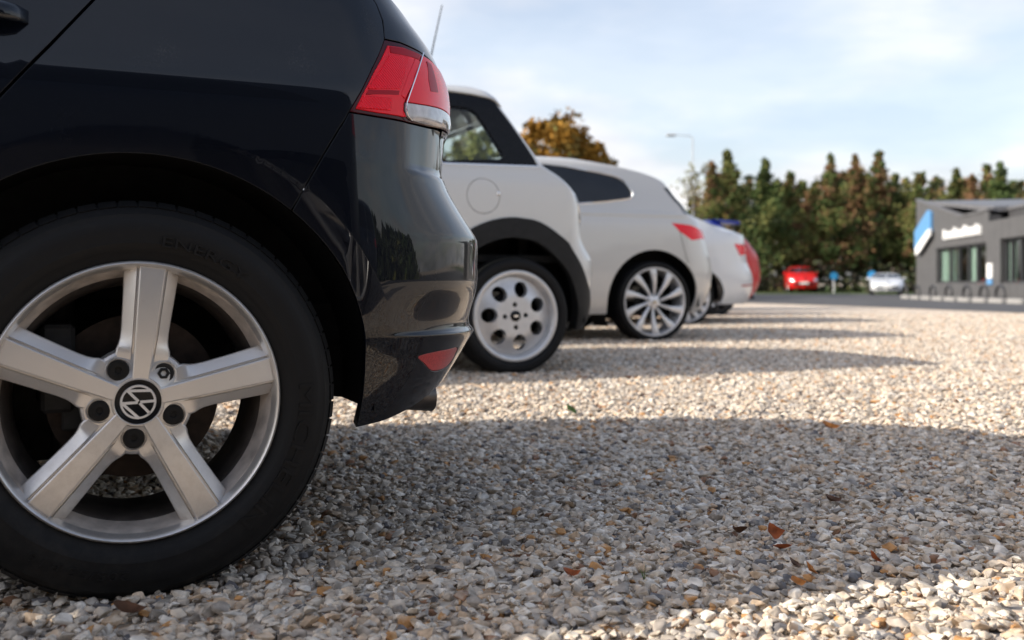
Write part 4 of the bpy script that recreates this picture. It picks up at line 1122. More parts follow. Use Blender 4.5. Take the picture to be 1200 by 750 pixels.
for l in lampp: panel('lens', MS, inset_poly(mlamp, .030), M['red_lens'], l, h=.02, gap=0, depth=.02, off=.012, sides=(0 if l is lampp[0] else 1,))
glass = spline([(-.3258, 1.3828), (-.225, 1.3795), (-.178, 1.360), (-.1526, 1.330), (-.094, 1.2306), (-.0445, 1.138), (-.050, 1.120), (-.075, 1.1115)], 4) + [(-.3562, 1.092), (-1.50, 1.085), (-1.02, 1.385)]
edge = [(-1.0, 1.472), (-.33, 1.4675), (-.18, 1.4565), (.022, 1.4245)]
wsx = [(MS.xf(v) - .10, v) for v in (1.09, 1.25, 1.40)]
house = [(MS.xf(1.065) - .12, 1.065)] + belt[1:] + pill + [(.020, 1.4235)] + edge[::-1][1:] + [(MS.xf(1.472) - .12, 1.472)] + wsx[::-1]
panel('window_surround', MS, house, M['black_gloss'], mini, h=.03, holes=[glass], gap=.001, depth=.03, off=-.002, sides=(0, 1))
panel('interior_lining', MS, inset_poly(house, .03), M['headliner'], mini, h=.05, holes=[inset_poly(glass, -.012)], gap=0, depth=.004, off=-.034, sides=(0, 1))
panel('side_window', MS, glass, M['clear_glass'], mini, h=.06, gap=-.003, depth=.001, off=-.010, sides=(0, 1))
panel('windscreen', MS, [(MS.xf(1.08) - MS.LC + .002, 1.08)] + wsx + [(MS.xf(1.44) - MS.LC + .002, 1.44)], M['clear_glass'], mini, h=.07, gap=.0, depth=.001, off=-.01, sides=(0, 1))
panel('belt_strip', MS, [(-1.9, 1.060), (-.36, 1.0700), (.15, 1.0785), (.15, 1.0850), (-.36, 1.0765), (-1.9, 1.0665)], M['chrome'], mini, h=.04, gap=0, depth=.01, off=.004, sides=(0, 1))
panel('rear_window', MS, notch, M['clear_glass'], mini, h=.05, gap=-.003, depth=.001, off=-.008, sides=(0, 1))
rfr, rrr = half_loop(MS, 1.476, 1.915, 12)
rp = [rfr[0]] + [(-1.0, 1.4735), (-.33, 1.4690), (-.18, 1.4580), (.024, 1.4260), (.10, 1.4080), (MS.xr(1.408) + MS.LC - .002, 1.408)] + rrr[1:] + rfr[::-1][:-1]
panel('roof', MS, rp, M['white_paint'], mini, h=.045, gap=0, depth=.02, off=.006, sides=(0, 1))
liner(mini, .84, 0, zc, .405, .05); liner(mini, .84, -2.52, zc, .40, .05)
floor_pan(mini, .84, -2.9, .30, .2, .2)
st = MB(); st.box((-.30, .84, .86), (.18, 1.2, .38)); st.box((-.33, .50, 1.10), (.12, .28, .17), ch=.045); st.box((-.33, 1.2, 1.10), (.12, .28, .17), ch=.045); st.build('rear_seat', M['seat_cloth'], mini)
st = MB()
for yy in (.47, 1.2): st.box((-1.25, yy, .80), (.16, .48, .62), ch=.05); st.box((-1.22, yy, 1.19), (.10, .26, .17), ch=.04)
st.build('front_seat', M['seat_cloth'], mini)
tub = MB(); tub.box((-1.0, .84, .60), (2.6, 1.5, .04)); tub.box((.12, .84, .80), (.05, 1.3, .5)); tub.build('cabin_floor', M['liner'], mini)
an = MB(); an.tube([(-.395, .30, 1.50), (-.36, .27, 1.70), (-.317, .243, 1.925)], [.0055, .0040, .0028], 6); an.build('aerial', M['black_trim'], mini, smooth=R(60))
w = hole_wheel(mini, (0, 0, zc)); four_wheels(mini, w, .84, 2.52, zc)

# ---------------------------------------------------------------- pearl estate car
est = empty('pearl_estate_car', (1.127, 7.83, .034), R(21))
tag(est, 'pearl estate car with ten-spoke wheel and dark rear side glass', 'car', ROW)
def est_disp(x, w, z, s, v):
    return w - .010*np.exp(-((z - 1.004) / .012)**2) * smooth(.55, .3, s) + .012*smooth(1.004, 1.03, z)*smooth(1.10, 1.05, z) * 0, x, z
ES = Shell(ESTATE_ROWS, disp=est_disp, **ESTATE); zc = .3137
win = [(-1.62, 1.045), (-.9116, 1.0481), (-.6587, 1.0689), (-.4502, 1.0880), (-.23, 1.118), (-.185, 1.127), (-.160, 1.142), (-.150, 1.165), (-.158, 1.195), (-.1992, 1.2598), (-.2567, 1.297), (-.3999, 1.3286), (-.6859, 1.3707), (-.8629, 1.384), (-1.10, 1.390)]
elamp = [(.1544, .940), (.3705, .9243), (.55, .8950), (.66, .89), (.66, .82), (.495, .8183), (.3535, .8028), (.2269, .8685)]
lowe = whole_side(ES, .22, 1.855, [(0, zc, .410), (-2.72, zc, .40)], 40)
eb = panel('body', ES, lowe, M['pearl_paint'], est, h=.034, holes=[win, elamp], gap=.0005, depth=.015)
panel('far_side', ES, lowe, M['pearl_paint'], est, h=.07, holes=[win], gap=.0005, depth=.015, sides=(1,))
panel('side_window', ES, win, M['dark_glass'], est, h=.05, gap=.002, depth=.01, off=-.003, sides=(0, 1))
panel('tail_lamp', ES, elamp, M['red_lens'], est, h=.025, gap=.002, depth=.02, off=.0, bulge=(.006, .03))
wp = [tuple(ES.P(np.array(a), np.array(b)) + ES.N(np.array(a), np.array(b))*.002) for a, b in spline(win[1:13], 4)]
cs = MB(); cs.tube(wp, .0065, 6); cs.build('window_trim', M['chrome'], est, smooth=R(60))
eg = [(.150, 1.2272), (.2205, 1.1234), (.372, 1.0160), (ES.xr(1.016) + ES.LC - .002, 1.016), (ES.xr(1.235) + ES.LC - .002, 1.235)]
panel('rear_window', ES, eg, M['dark_glass'], est, h=.03, gap=0, depth=.008, off=.004, sides=(0, 1))
panel('windscreen', ES, screen(ES, 1.06, 1.40), M['dark_glass'], est, h=.06, gap=0, depth=.008, off=.004, sides=(0, 1))
panel('bumper_seam', ES, [(.2270, .8685), (.2300, .8685), (.2545, .7785), (.2975, .6226), (.2945, .6226), (.2515, .7785)], M['gap'], est, h=.02, gap=0, depth=.003, off=.0008)
liner(est, .9, 0, zc, .405, .04); liner(est, .9, -2.72, zc, .40, .04); floor_pan(est, .9, -3.2, .30, .2, .22)
w = spoke_wheel(est, (0, 0, zc), .3195, .272); four_wheels(est, w, .9, 2.72, zc)

# ---------------------------------------------------------------- white saloon, red coupe, blue hatchback further down the row
def simple_car(root, sh, paint, zc, wb, v_top, glass, lamp, arch=.405, rw=.32, rim=.26, wheel=None, front=False, vs=(1.06, 1.33), extra_holes=()):
    D = sh.D
    low_ = whole_side(sh, .22, v_top, [(0, zc, arch), (-wb, zc, arch)], 36)
    b = panel('body', sh, low_, M[paint], root, h=.05, gap=.0005, depth=.015, holes=[glass], sides=(0, 1))
    panel('side_window', sh, glass, M['dark_glass'], root, h=.08, gap=.002, depth=.01, off=-.003, sides=(0, 1))
    panel('tail_lamp', sh, lamp, M['red_lens'], root, h=.04, gap=0, depth=.01, off=.005, sides=(0, 1))
    panel('windscreen', sh, screen(sh, *vs), M['dark_glass'], root, h=.08, gap=0, depth=.008, off=.004, sides=(0, 1))
    panel('rear_window', sh, back_glass(sh, vs[0] + .04, vs[1] - .02), M['dark_glass'], root, h=.08, gap=0, depth=.008, off=.004, sides=(0, 1))
    for cx in (0, -wb): liner(root, D, cx, zc, arch - .004, .04)
    floor_pan(root, D, -wb - .5, .35, .2, .22)
    w_ = (wheel or spoke_wheel)(root, (0, 0, zc), rw, rim) if wheel is None else wheel(root, (0, 0, zc))
    four_wheels(root, w_, D, wb, zc)
    if front:
        xs = lambda v: sh.xf(v)
        hl = [(xs(.60) - .20, .60), (xs(.60) - .52, .585), (xs(.70) - .50, .70), (xs(.72) - .18, .735), (xs(.68) - .06, .72)]
        panel('headlamp', sh, hl[::-1], M['headlamp'], root, h=.05, gap=0, depth=.02, off=.006, sides=(0, 1))
        gr = [(xs(.40) - sh.LC + .004, .40), (xs(.40) - .50, .40), (xs(.52) - .50, .52), (xs(.52) - sh.LC + .004, .52)]
        panel('grille', sh, gr, M['black_trim'], root, h=.06, gap=0, depth=.02, off=.004, sides=(0, 1))
        q_ = sh.P(np.array(xs(.46) - sh.LC + .01), np.array(.46))
        pl = MB(); pl.box((q_[0] - .015, D, .50), (.012, .52, .11)); pl.build('number_plate', M['plate_white'], root)
        q_ = sh.P(np.array(xs(1.0) + .25), np.array(.98))
        for yy in (q_[1] - .10, 2*D - q_[1] + .10):
            mm = MB(); mm.box((q_[0], yy, 1.0), (.10, .20, .13), ch=.035); mm.build('wing_mirror', M[paint], root, smooth=R(50))
    return b

sal = empty('white_saloon', (1.906, 10.8, .037), R(21))
tag(sal, 'white saloon with small side tail lamp, between the estate and red coupe', 'car', ROW)
SS = Shell(SALOON_ROWS, **SALOON); zc = .315
simple_car(sal, SS, 'cold_white_paint', zc, 2.75, 1.845, side_glass(SS, 1.03, 1.34, .05, -.35) , [(.535, .8925), (.6809, .8885), (.80, .885), (.81, .79), (.7452, .7832), (.6074, .7692)],
           wheel=lambda r_, l_: spoke_wheel(r_, l_, .33, .282, n=14, badge=False, material='alloy_white'), vs=(1.05, 1.36))
panel('bumper_reflector', SS, [(.575, .418), (.80, .428), (.80, .446), (.575, .434)], M['reflector'], sal, h=.04, gap=0, depth=.01, off=.004)

cou = empty('red_coupe', (2.85, 13.8, .035), R(21))
tag(cou, 'red coupe poking out beyond the tail of the white saloon', 'car', ROW)
CS = Shell(COUPE_ROWS, **COUPE)
simple_car(cou, CS, 'red_paint', .315, 2.55, 1.845, side_glass(CS, 1.02, 1.26, .1, -.3), [(.75, .80), (1.0, .80), (1.0, .93), (.80, .94)], vs=(1.04, 1.28), wheel=lambda r_, l_: spoke_wheel(r_, l_, .32, .26, badge=False, material='shaded_alloy'))  # wheel colour holds its black finish and the shade under the car
panel('rear_lamp_glass', CS, [(.79, .865), (1.02, .865), (1.02, .93), (.81, .93)], M['clear_lens'], cou, h=.04, gap=0, depth=.01, off=.012)

blu = empty('blue_hatchback', (3.42, 17.0, .03), R(21)); blu.scale = (1.1, 1.1, 1.1)
tag(blu, 'blue hatchback whose roof spoiler shows above the white saloon', 'car', ROW)
HS = Shell(HATCH_ROWS, **HATCH)
simple_car(blu, HS, 'blue_paint', .315, 2.55, 1.83, side_glass(HS, 1.0, 1.33, .2, -.1), [(.50, .85), (.75, .85), (.75, 1.0), (.52, 1.0)], vs=(1.02, 1.36))
sp_ = MB(); sp_.put([(.16, .16, 1.425), (.62, .19, 1.405), (.66, .20, 1.375), (.60, .20, 1.350), (.30, .16, 1.37), (.16, 1.58, 1.425), (.62, 1.55, 1.405), (.66, 1.54, 1.375), (.60, 1.54, 1.350), (.30, 1.58, 1.37)],
        [(0, 1, 6, 5), (1, 2, 7, 6), (2, 3, 8, 7), (3, 4, 9, 8), (4, 0, 5, 9), (0, 4, 3, 2, 1), (5, 6, 7, 8, 9)])
sp_.build('roof_spoiler', M['blue_paint'], blu)

# ---------------------------------------------------------------- cars across the yard
def place(name, px, py, deg, D, wb=2.55, scale=(1, 1, 1)):
    """put the middle of the front axle at (px, py)"""
    a = Vector((math.cos(R(deg)), math.sin(R(deg)))); n = Vector((-a.y, a.x))
    p = Vector((px, py)) - n*D*scale[1] + a*wb*scale[0]
    e = empty(name, (p.x, p.y, ground_z(p.x, p.y) + .004), R(deg)); e.scale = scale
    return e
# ---------------------------------------------------------------- cars across the yard
FC = 'cars standing at the far side of the road'
FS = Shell(FAR_ROWS, **COUPE)
far_red = place('red_car', 16.2, 55.5, 79, .88, scale=(1, .90, 1.10)); tag(far_red, 'red car facing us on the far side of the road', 'car', FC)
simple_car(far_red, FS, 'red_paint', .315, 2.55, 1.845, side_glass(FS, 1.02, 1.26, .1, -.3), [(.75, .80), (1.0, .80), (1.0, .93), (.80, .94)], vs=(1.04, 1.28), front=True)
far_sil = place('silver_roadster', 17.5, 46.5, 71, .88, scale=(.85, .84, .76)); tag(far_sil, 'low silver-white car facing us beside the grey building', 'car', FC)
simple_car(far_sil, FS, 'silver_paint', .315, 2.55, 1.845, side_glass(FS, 1.02, 1.26, .1, -.3), [(.75, .80), (1.0, .80), (1.0, .93), (.80, .94)], vs=(1.04, 1.28), front=True)
dk = place('dark_hatchback', 6.75, 33.0, 68, .87); tag(dk, 'dark blue hatchback in the tree shade beyond the red coupe', 'car', FC)
simple_car(dk, HS, 'dark_paint', .315, 2.55, 1.83, side_glass(HS, 1.0, 1.33, .2, -.1), [(.50, .85), (.75, .85), (.75, 1.0), (.52, 1.0)], vs=(1.02, 1.36))

nb = empty('dark_hatchback', (1.75, -1.9, 0), R(24)); nb.scale = (1.12, 1.05, 1.6); tag(nb, 'unseen dark car added in the next bay, stretched tall to darken what the black paint mirrors', 'car', ROW)  # added out of view; height stretched so the black paint mirrors something dark
simple_car(nb, HS, 'dark_paint', .315, 2.55, 1.83, side_glass(HS, 1.0, 1.33, .2, -.1), [(.50, .85), (.75, .85), (.75, 1.0), (.52, 1.0)], vs=(1.02, 1.36))

for x_, y_, dg, lab in ((3.7, -2.6, 150, 'dark hatchback across the lane, mirrored in the black bumper'), (6.9, -3.4, 118, 'dark hatchback farther along the lane, mirrored in the black bumper')):
    c_ = copy_tree(dk); c_.location = (x_, y_, 0); c_.rotation_euler = (0, 0, R(dg)); tag(c_, lab, 'car', 'cars across the lane behind the viewpoint')

# ---------------------------------------------------------------- grey showroom
M['cladding'] = mat('cladding', (.085, .085, .089), .6, noise=(3, .08), bump=(200, .05, .002))
M['roof_metal'] = mat('roof_metal', (.15, .15, .16), .5, metal=.3, noise=(2, .1))
M['soffit'] = mat('soffit', (.05, .05, .055), .7, noise=(4, .1))
M['sign_blue'] = mat('sign_blue', (.10, .27, .52), .45, noise=(8, .06))
M['sign_white'] = mat('sign_white', (.82, .82, .82), .45, noise=(8, .04))
M['frame_dark'] = mat('frame_dark', (.035, .035, .04), .5, noise=(8, .1))
M['blind'] = mat('blind', (.80, .84, .78), .8, noise=(10, .15))
M['room_red'] = mat('room_red', (.5, .03, .04), .5, noise=(5, .1))
M['room_dark'] = mat('room_dark', (.03, .033, .035), .8, noise=(3, .3))
M['kerb'] = mat('kerb', (.27, .265, .26), .8, noise=(12, .15))
def facade(t, z, out_=0.0):                      # t metres along the front from its far corner, towards us
    dx_, dy_ = -.154, -.988
    return Vector((15.5 + dx_*t + dy_*out_, 38.0 + dy_*t - dx_*out_, z))
def wall_prism(mb, poly, o0, o1):
    n = len(poly); a = [facade(t, z, o0) for t, z in poly] + [facade(t, z, o1) for t, z in poly]
    mb.put(a, [tuple(range(n)), tuple(range(2*n - 1, n - 1, -1))] + [(k, n + k, n + (k+1) % n, (k+1) % n) for k in range(n)])
bld = empty('showroom', tuple(facade(0, -.08))); tag(bld, 'dark grey clad showroom with sloping parapet, blue sign and big windows', 'building')
def bpart(name, polys, o0, o1, m, parent=bld):
    mb = MB()
    for p in polys: wall_prism(mb, p, o0, o1)
    me = mb.mesh(name)
    off = Vector(bld.location)
    me.transform(Matrix.Translation(-off))
    return add(name, me, M[m], parent)
# cladding in upright boards round the openings
def top_a(t): return 3.63 - .145*t/1.4*0 - (3.63 - 2.62) * t / 5.97 if t < 5.97 else 2.62 + .03 * (t - 5.97) / 2.66
bw = .62; t = 0.0; boards = []
while t < 8.6:
    t1 = min(t + bw - .012, 8.62)
    segs = [(t, t1)]
    win_a = (2.83, 8.40)
    lo, hi = max(t, win_a[0]), min(t1, win_a[1])
    if hi <= lo: boards.append([(t, -.12), (t1, -.12), (t1, top_a(t1)), (t, top_a(t))])
    else:
        if t < lo: boards.append([(t, -.12), (lo, -.12), (lo, top_a(lo)), (t, top_a(t))])
        boards.append([(lo, -.12), (hi, -.12), (hi, .48), (lo, .48)]); boards.append([(lo, 1.70), (hi, 1.70), (hi, top_a(hi)), (lo, top_a(lo))])
        if hi < t1: boards.append([(hi, -.12), (t1, -.12), (t1, top_a(t1)), (hi, top_a(hi))])
    t += bw
for b_ in boards: bpart('cladding_panel', [b_], 0.0, .06, 'cladding')
bpart('wall_core', [[(0, -.12), (2.83, -.12), (2.83, 3.1), (0, 3.5)], [(2.83, -.12), (8.4, -.12), (8.4, .46), (2.83, .46)], [(2.83, 1.72), (8.4, 1.72), (8.4, 2.5), (5.97, 2.5), (2.83, 3.05)], [(8.4, -.12), (8.62, -.12), (8.62, 2.5), (8.4, 2.5)]], -.30, -.02, 'soffit')
bpart('parapet_cap', [[(0, 3.62), (5.97, 2.61), (5.97, 2.67), (0, 3.69)], [(5.975, 2.61), (8.65, 2.64), (8.65, 2.70), (5.975, 2.67)]], -.10, .10, 'roof_metal')
# roof behind the dipping parapet, and end wall
rm = MB(); rm.put([facade(.1, 3.60, -.1), facade(8.6, 2.75, -.1), facade(8.6, 3.0, -9), facade(.1, 3.66, -9), facade(.1, 3.5, -.1), facade(8.6, 2.6, -.1), facade(8.6, 2.9, -9), facade(.1, 3.56, -9)],
       [(0, 1, 2, 3), (4, 7, 6, 5), (0, 4, 5, 1), (1, 5, 6, 2), (2, 6, 7, 3), (3, 7, 4, 0)])
me = rm.mesh('roof'); me.transform(Matrix.Translation(-Vector(bld.location))); add('roof', me, M['roof_metal'], bld)
ew = MB(); ew.put([facade(0, -.12, -.02), facade(0, -.12, -9), facade(0, 3.5, -9), facade(0, 3.5, -.02), facade(.25, -.12, -.02), facade(.25, -.12, -9), facade(.25, 3.5, -9), facade(.25, 3.5, -.02)],
       [(0, 1, 2, 3), (4, 7, 6, 5), (0, 4, 5, 1), (1, 5, 6, 2), (2, 6, 7, 3), (3, 7, 4, 0)])
me = ew.mesh('end_wall'); me.transform(Matrix.Translation(-Vector(bld.location))); add('end_wall', me, M['cladding'], bld)
# nearer bay
bay = []
t = 8.66
while t < 17:
    t1 = t + bw - .012
    for a_, b_ in ((t, t1),):
        lo, hi = max(a_, 9.75), min(b_, 12.6)
        if hi <= lo: bay.append([(a_, -.12), (b_, -.12), (b_, 2.30), (a_, 2.30)])
        else:
            if a_ < lo: bay.append([(a_, -.12), (lo, -.12), (lo, 2.30), (a_, 2.30)])
            bay.append([(lo, -.12), (hi, -.12), (hi, .48), (lo, .48)]); bay.append([(lo, 1.74), (hi, 1.74), (hi, 2.30), (lo, 2.30)])
            if hi < b_: bay.append([(hi, -.12), (b_, -.12), (b_, 2.30), (hi, 2.30)])
    t += bw
for b_ in bay: bpart('cladding_panel', [b_], .03, .09, 'cladding')
bpart('wall_core', [[(8.66, -.12), (9.75, -.12), (9.75, 2.28), (8.66, 2.28)], [(9.75, -.12), (12.6, -.12), (12.6, .46), (9.75, .46)], [(9.75, 1.76), (12.6, 1.76), (12.6, 2.28), (9.75, 2.28)], [(12.6, -.12), (17.2, -.12), (17.2, 2.28), (12.6, 2.28)]], -.28, .0, 'soffit')
bpart('clerestory', [[(8.66, 2.28), (17.2, 2.28), (17.2, 2.62), (8.66, 2.62)]], -.9, -.5, 'soffit')
bpart('eaves', [[(8.66, 2.63), (17.2, 2.63), (17.2, 2.72), (8.66, 2.72)]], -9, -.45, 'roof_metal')
def window(t0, t1, z0, z1, bars, blinds):
    f = bpart('window', [[(t0, z0), (t1, z0), (t1, z0 + .06), (t0, z0 + .06)], [(t0, z1 - .06), (t1, z1 - .06), (t1, z1), (t0, z1)]] + [[(b - .035, z0 + .06), (b + .035, z0 + .06), (b + .035, z1 - .06), (b - .035, z1 - .06)] for b in [t0 + .035] + bars + [t1 - .035]], -.16, -.02, 'frame_dark')
    xs_ = [t0] + bars + [t1]
    for a_, b_ in zip(xs_[:-1], xs_[1:]): bpart('pane', [[(a_ + .036, z0 + .061), (b_ - .036, z0 + .061), (b_ - .036, z1 - .061), (a_ + .036, z1 - .061)]], -.10, -.09, 'clear_glass', f)
    for a_, b_ in blinds: bpart('blind', [[(a_, z0 + .02), (b_, z0 + .02), (b_, z1 - .02), (a_, z1 - .02)]], -.15, -.13, 'blind', f)
    return f
window(2.84, 8.39, .485, 1.695, [4.25, 5.2, 6.3, 7.2], [(2.9, 3.65), (3.75, 4.4), (4.7, 5.05), (6.35, 6.95)])
window(9.76, 12.59, .485, 1.735, [10.35, 11.1, 11.9], [(9.9, 10.4), (10.75, 11.05), (11.5, 12.1)])
bpart('back_room', [[(.3, -.1), (17.1, -.1), (17.1, 2.3), (.3, 2.3)]], -3.2, -3.0, 'room_dark')
bpart('room_floor', [[(.3, -.1), (17.1, -.1), (17.1, 0), (.3, 0)]], -3.0, -.31, 'room_dark')
bpart('room_ceiling', [[(.3, 2.3), (17.1, 2.3), (17.1, 2.36), (.3, 2.36)]], -3.0, -.31, 'room_dark')
bpart('counter', [[(5.2, .0), (8.0, .0), (8.0, .62), (5.2, .62)]], -1.0, -.6, 'room_red')
# signs on the front
sg = bpart('blue_sign_board', [[(.10, 1.74), (.45, 1.76), (2.40, 2.32), (2.40, 3.02), (2.0, 3.12), (.10, 2.45)]], .065, .16, 'sign_blue')
bpart('white_sign_strip', [[(.55, 1.52), (1.15, 1.62), (2.6, 2.16), (2.6, 2.42), (2.2, 2.34), (.55, 1.80)]], .165, .24, 'sign_white')
# raised lettering over the window, too blurred to read
t = 4.0
for k, (wd, hh) in enumerate(((.42, .34), (.36, .25), (.38, .27), (.34, .36), (.40, .26), (.30, .27), (.42, .37), (.36, .26), (.36, .28), (.40, .34))):
    z = 1.96
    sh_ = [[(t, z), (t + .10, z), (t + .10, z + hh), (t, z + hh)], [(t + wd - .11, z), (t + wd - .01, z), (t + wd - .01, z + hh*.8), (t + wd - .11, z + hh*.8)], [(t + .10, z + hh*.35), (t + wd - .11, z + hh*.35), (t + wd - .11, z + hh*.72), (t + .10, z + hh*.72)]]
    bpart('sign_letter', sh_, .065, .15, 'sign_white'); t += wd + .03
bpart('notice_board', [[(8.68, .62), (9.12, .62), (9.12, 1.06), (8.68, 1.06)]], .095, .13, 'sign_white')
bpart('notice_board', [[(8.68, .44), (9.12, .44), (9.12, .60), (8.68, .60)]], .095, .13, 'sign_blue')

# hoops and kerb blocks in front of it
def hoop(t, first):
    p = facade(t, 0, .75); gz = ground_z(p.x, p.y)
    e = empty('hoop_barrier', (p.x, p.y, gz)); mb = MB(); d = facade(1, 0) - facade(0, 0)
    pts = [d * (-.36) + Vector((0, 0, -.05))] + [d * (.36*math.cos(a)) + Vector((0, 0, .20 + .26*math.sin(a))) for a in np.linspace(math.pi, 0, 13)] + [d * .36 + Vector((0, 0, -.05))]
    mb.tube(pts, .04, 8); add('hoop', mb.mesh('hoop', R(60)), M['frame_dark'], e)
    b = MB(); b.box((0, 0, .0), (.05, .05, .30)); b.tube([d*(-.3) + Vector((0, 0, .12)), d*.3 + Vector((0, 0, .12))], .02, 6); add('crossbar', b.mesh('crossbar'), M['frame_dark'], e)
    return e
where = ('at the far corner of the showroom, farthest of the hoops', 'second from the far end of the hoops, under the showroom window', 'below the middle of the showroom window, under the white lettering', 'under the near end of the showroom window', 'below the small white notice board on the showroom', 'under the nearer showroom window', 'nearest of the hoops, at the right edge')
for t, wh in zip((1.2, 3.0, 5.1, 7.0, 8.9, 10.5, 11.9), where):
    tag(hoop(t, 0), 'black hoop barrier ' + wh, 'barrier', 'black hoop barriers in front of the showroom')
spots = ('at the far corner of the showroom', 'between the two farthest hoop barriers', 'after the second hoop barrier from the far end', 'before the hoop under the middle of the showroom window', 'under the white lettering of the showroom', 'under the near end of the showroom window', 'beside the hoop below the white notice board', 'under the near showroom window', 'nearest the right edge, past all the hoops')
for k, wh in enumerate(spots):
    t = 3.2 + 1.4*k; p = facade(t, 0, 1.15); gz = ground_z(p.x, p.y)
    mb = MB(); mb.box((0, 0, .04), (.16, 1.0, .17), rz=-.154)
    o = mb.build('kerb_block', M['kerb'], None, loc=(p.x, p.y, gz)); tag(o, 'white kerb block ' + wh, 'kerb block', 'white kerb blocks in front of the showroom')

# ---------------------------------------------------------------- trees
M['bark'] = mat('bark', (.07, .055, .042), .9, noise=(20, .4), bump=(60, .6, .02))
def leafmat(name, c): 
    m = mat(name, c, .75, spec=.2, noise=(1.1, .45))
    return m
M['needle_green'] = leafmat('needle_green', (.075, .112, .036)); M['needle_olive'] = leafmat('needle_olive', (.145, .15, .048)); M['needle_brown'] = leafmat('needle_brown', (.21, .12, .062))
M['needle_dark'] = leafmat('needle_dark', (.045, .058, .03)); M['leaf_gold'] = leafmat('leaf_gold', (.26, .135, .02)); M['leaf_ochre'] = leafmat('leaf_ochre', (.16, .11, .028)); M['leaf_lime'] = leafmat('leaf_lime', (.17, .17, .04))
def cards(centres, size, g, flat=.0):
    """small bent leaf sprays, two triangles each, turned every way"""
    n = len(centres); a = g.normal(size=(n, 3)); a /= np.linalg.norm(a, axis=1, keepdims=True)
    b = g.normal(size=(n, 3)); b -= a * np.sum(a*b, 1, keepdims=True); b /= np.linalg.norm(b, axis=1, keepdims=True)
    c = np.cross(a, b); s = size * g.uniform(.6, 1.4, (n, 1))
    v = np.stack([centres - a*s*.5, centres + b*s*.42 + c*s*.15, centres + a*s*.55, centres - b*s*.42 + c*s*.15], 1).reshape(-1, 3)
    f = np.arange(n*4).reshape(n, 4)
    return v, np.concatenate([f[:, [0, 1, 2]], f[:, [0, 2, 3]]])
def crown_mesh(name, v, f, mats, mi):
    me = bpy.data.meshes.new(name); me.from_pydata(v.tolist(), [], f.tolist())
    for m in mats: me.materials.append(M[m])
    me.polygons.foreach_set('material_index', mi.astype(np.int32)); me.update()
    return me
def trunk_mesh(h, r, g, limbs):
    mb = MB(); mb.tube([(0, 0, -.1), (g.normal()*.05, g.normal()*.05, h*.35), (g.normal()*.1, g.normal()*.1, h*.7), (0, 0, h)], [r, r*.8, r*.5, r*.1], 8)
    for p, q, rr in limbs: mb.tube([p, (p + q)/2 + np.array([0, 0, .06]), q], [rr, rr*.7, rr*.25], 5)
    return mb.mesh('trunk', R(60))
def conifer(x, y, h, wid, seed, mats, wts, label, bare=.12, n=8200, group='conifers beyond the yard', full=1.0):
    g = np.random.default_rng(seed); e = empty('conifer_tree', (x, y, ground_z(x, y)), g.uniform(0, 6)); tag(e, label, 'tree', group)
    C, W, limbs = [], [], []
    nb = int(h * 11)
    for i in range(nb):
        t = g.uniform(0, 1)**.9; z = h * (bare + (1 - bare) * t); a = g.uniform(0, 2*math.pi)
        prof = (1 - t)**full * 1.10 * (.55 + .45*min(1, t*5 + .4)); L_ = wid * max(.05, prof) * g.uniform(.55, 1.2)
        tip = np.array([math.cos(a)*L_, math.sin(a)*L_, z + L_*g.uniform(.05, .75) + .25*t]); root_ = np.array([0, 0, z])
        limbs.append((root_, tip, .035 * (1 - t) + .012))
        k = max(6, int(n / nb)); u = g.uniform(.18, 1.06, (k, 1))**.8
        pts = root_ + (tip - root_)*u + g.normal(size=(k, 3)) * (.07 + .10*L_) * np.array([1, 1, .8])
        C.append(pts); W.append(np.full(k, g.choice(len(mats), p=wts)))
    for q_ in range(int(7 + wid*4)):               # leaders: the main tip and upright side tips
        if q_ == 0: b0, hl = np.array([0, 0, h*.86]), h*.17
        else:
            t = g.uniform(.25, .85); a = g.uniform(0, 6.28); rr = wid*(1 - t)*g.uniform(.3, .9); b0, hl = np.array([math.cos(a)*rr, math.sin(a)*rr, h*t]), h*g.uniform(.06, .13)
        u = g.random((60, 1)); C.append(b0 + np.concatenate([g.normal(size=(60, 2))*(.24*(1 - u)**.8 + .012), u*hl], 1)); W.append(np.full(60, g.choice(len(mats), p=wts)))
    C = np.concatenate(C); W = np.concatenate(W); flip = g.random(len(W)) < .3; W[flip] = g.choice(len(mats), flip.sum(), p=wts)
    v, f = cards(C, .175, g); add('crown', crown_mesh('crown', v, f, mats, np.concatenate([W, W])), None, e)
    add('trunk', trunk_mesh(h*.97, .05 + h*.014, g, limbs[::4]), M['bark'], e)
    return e
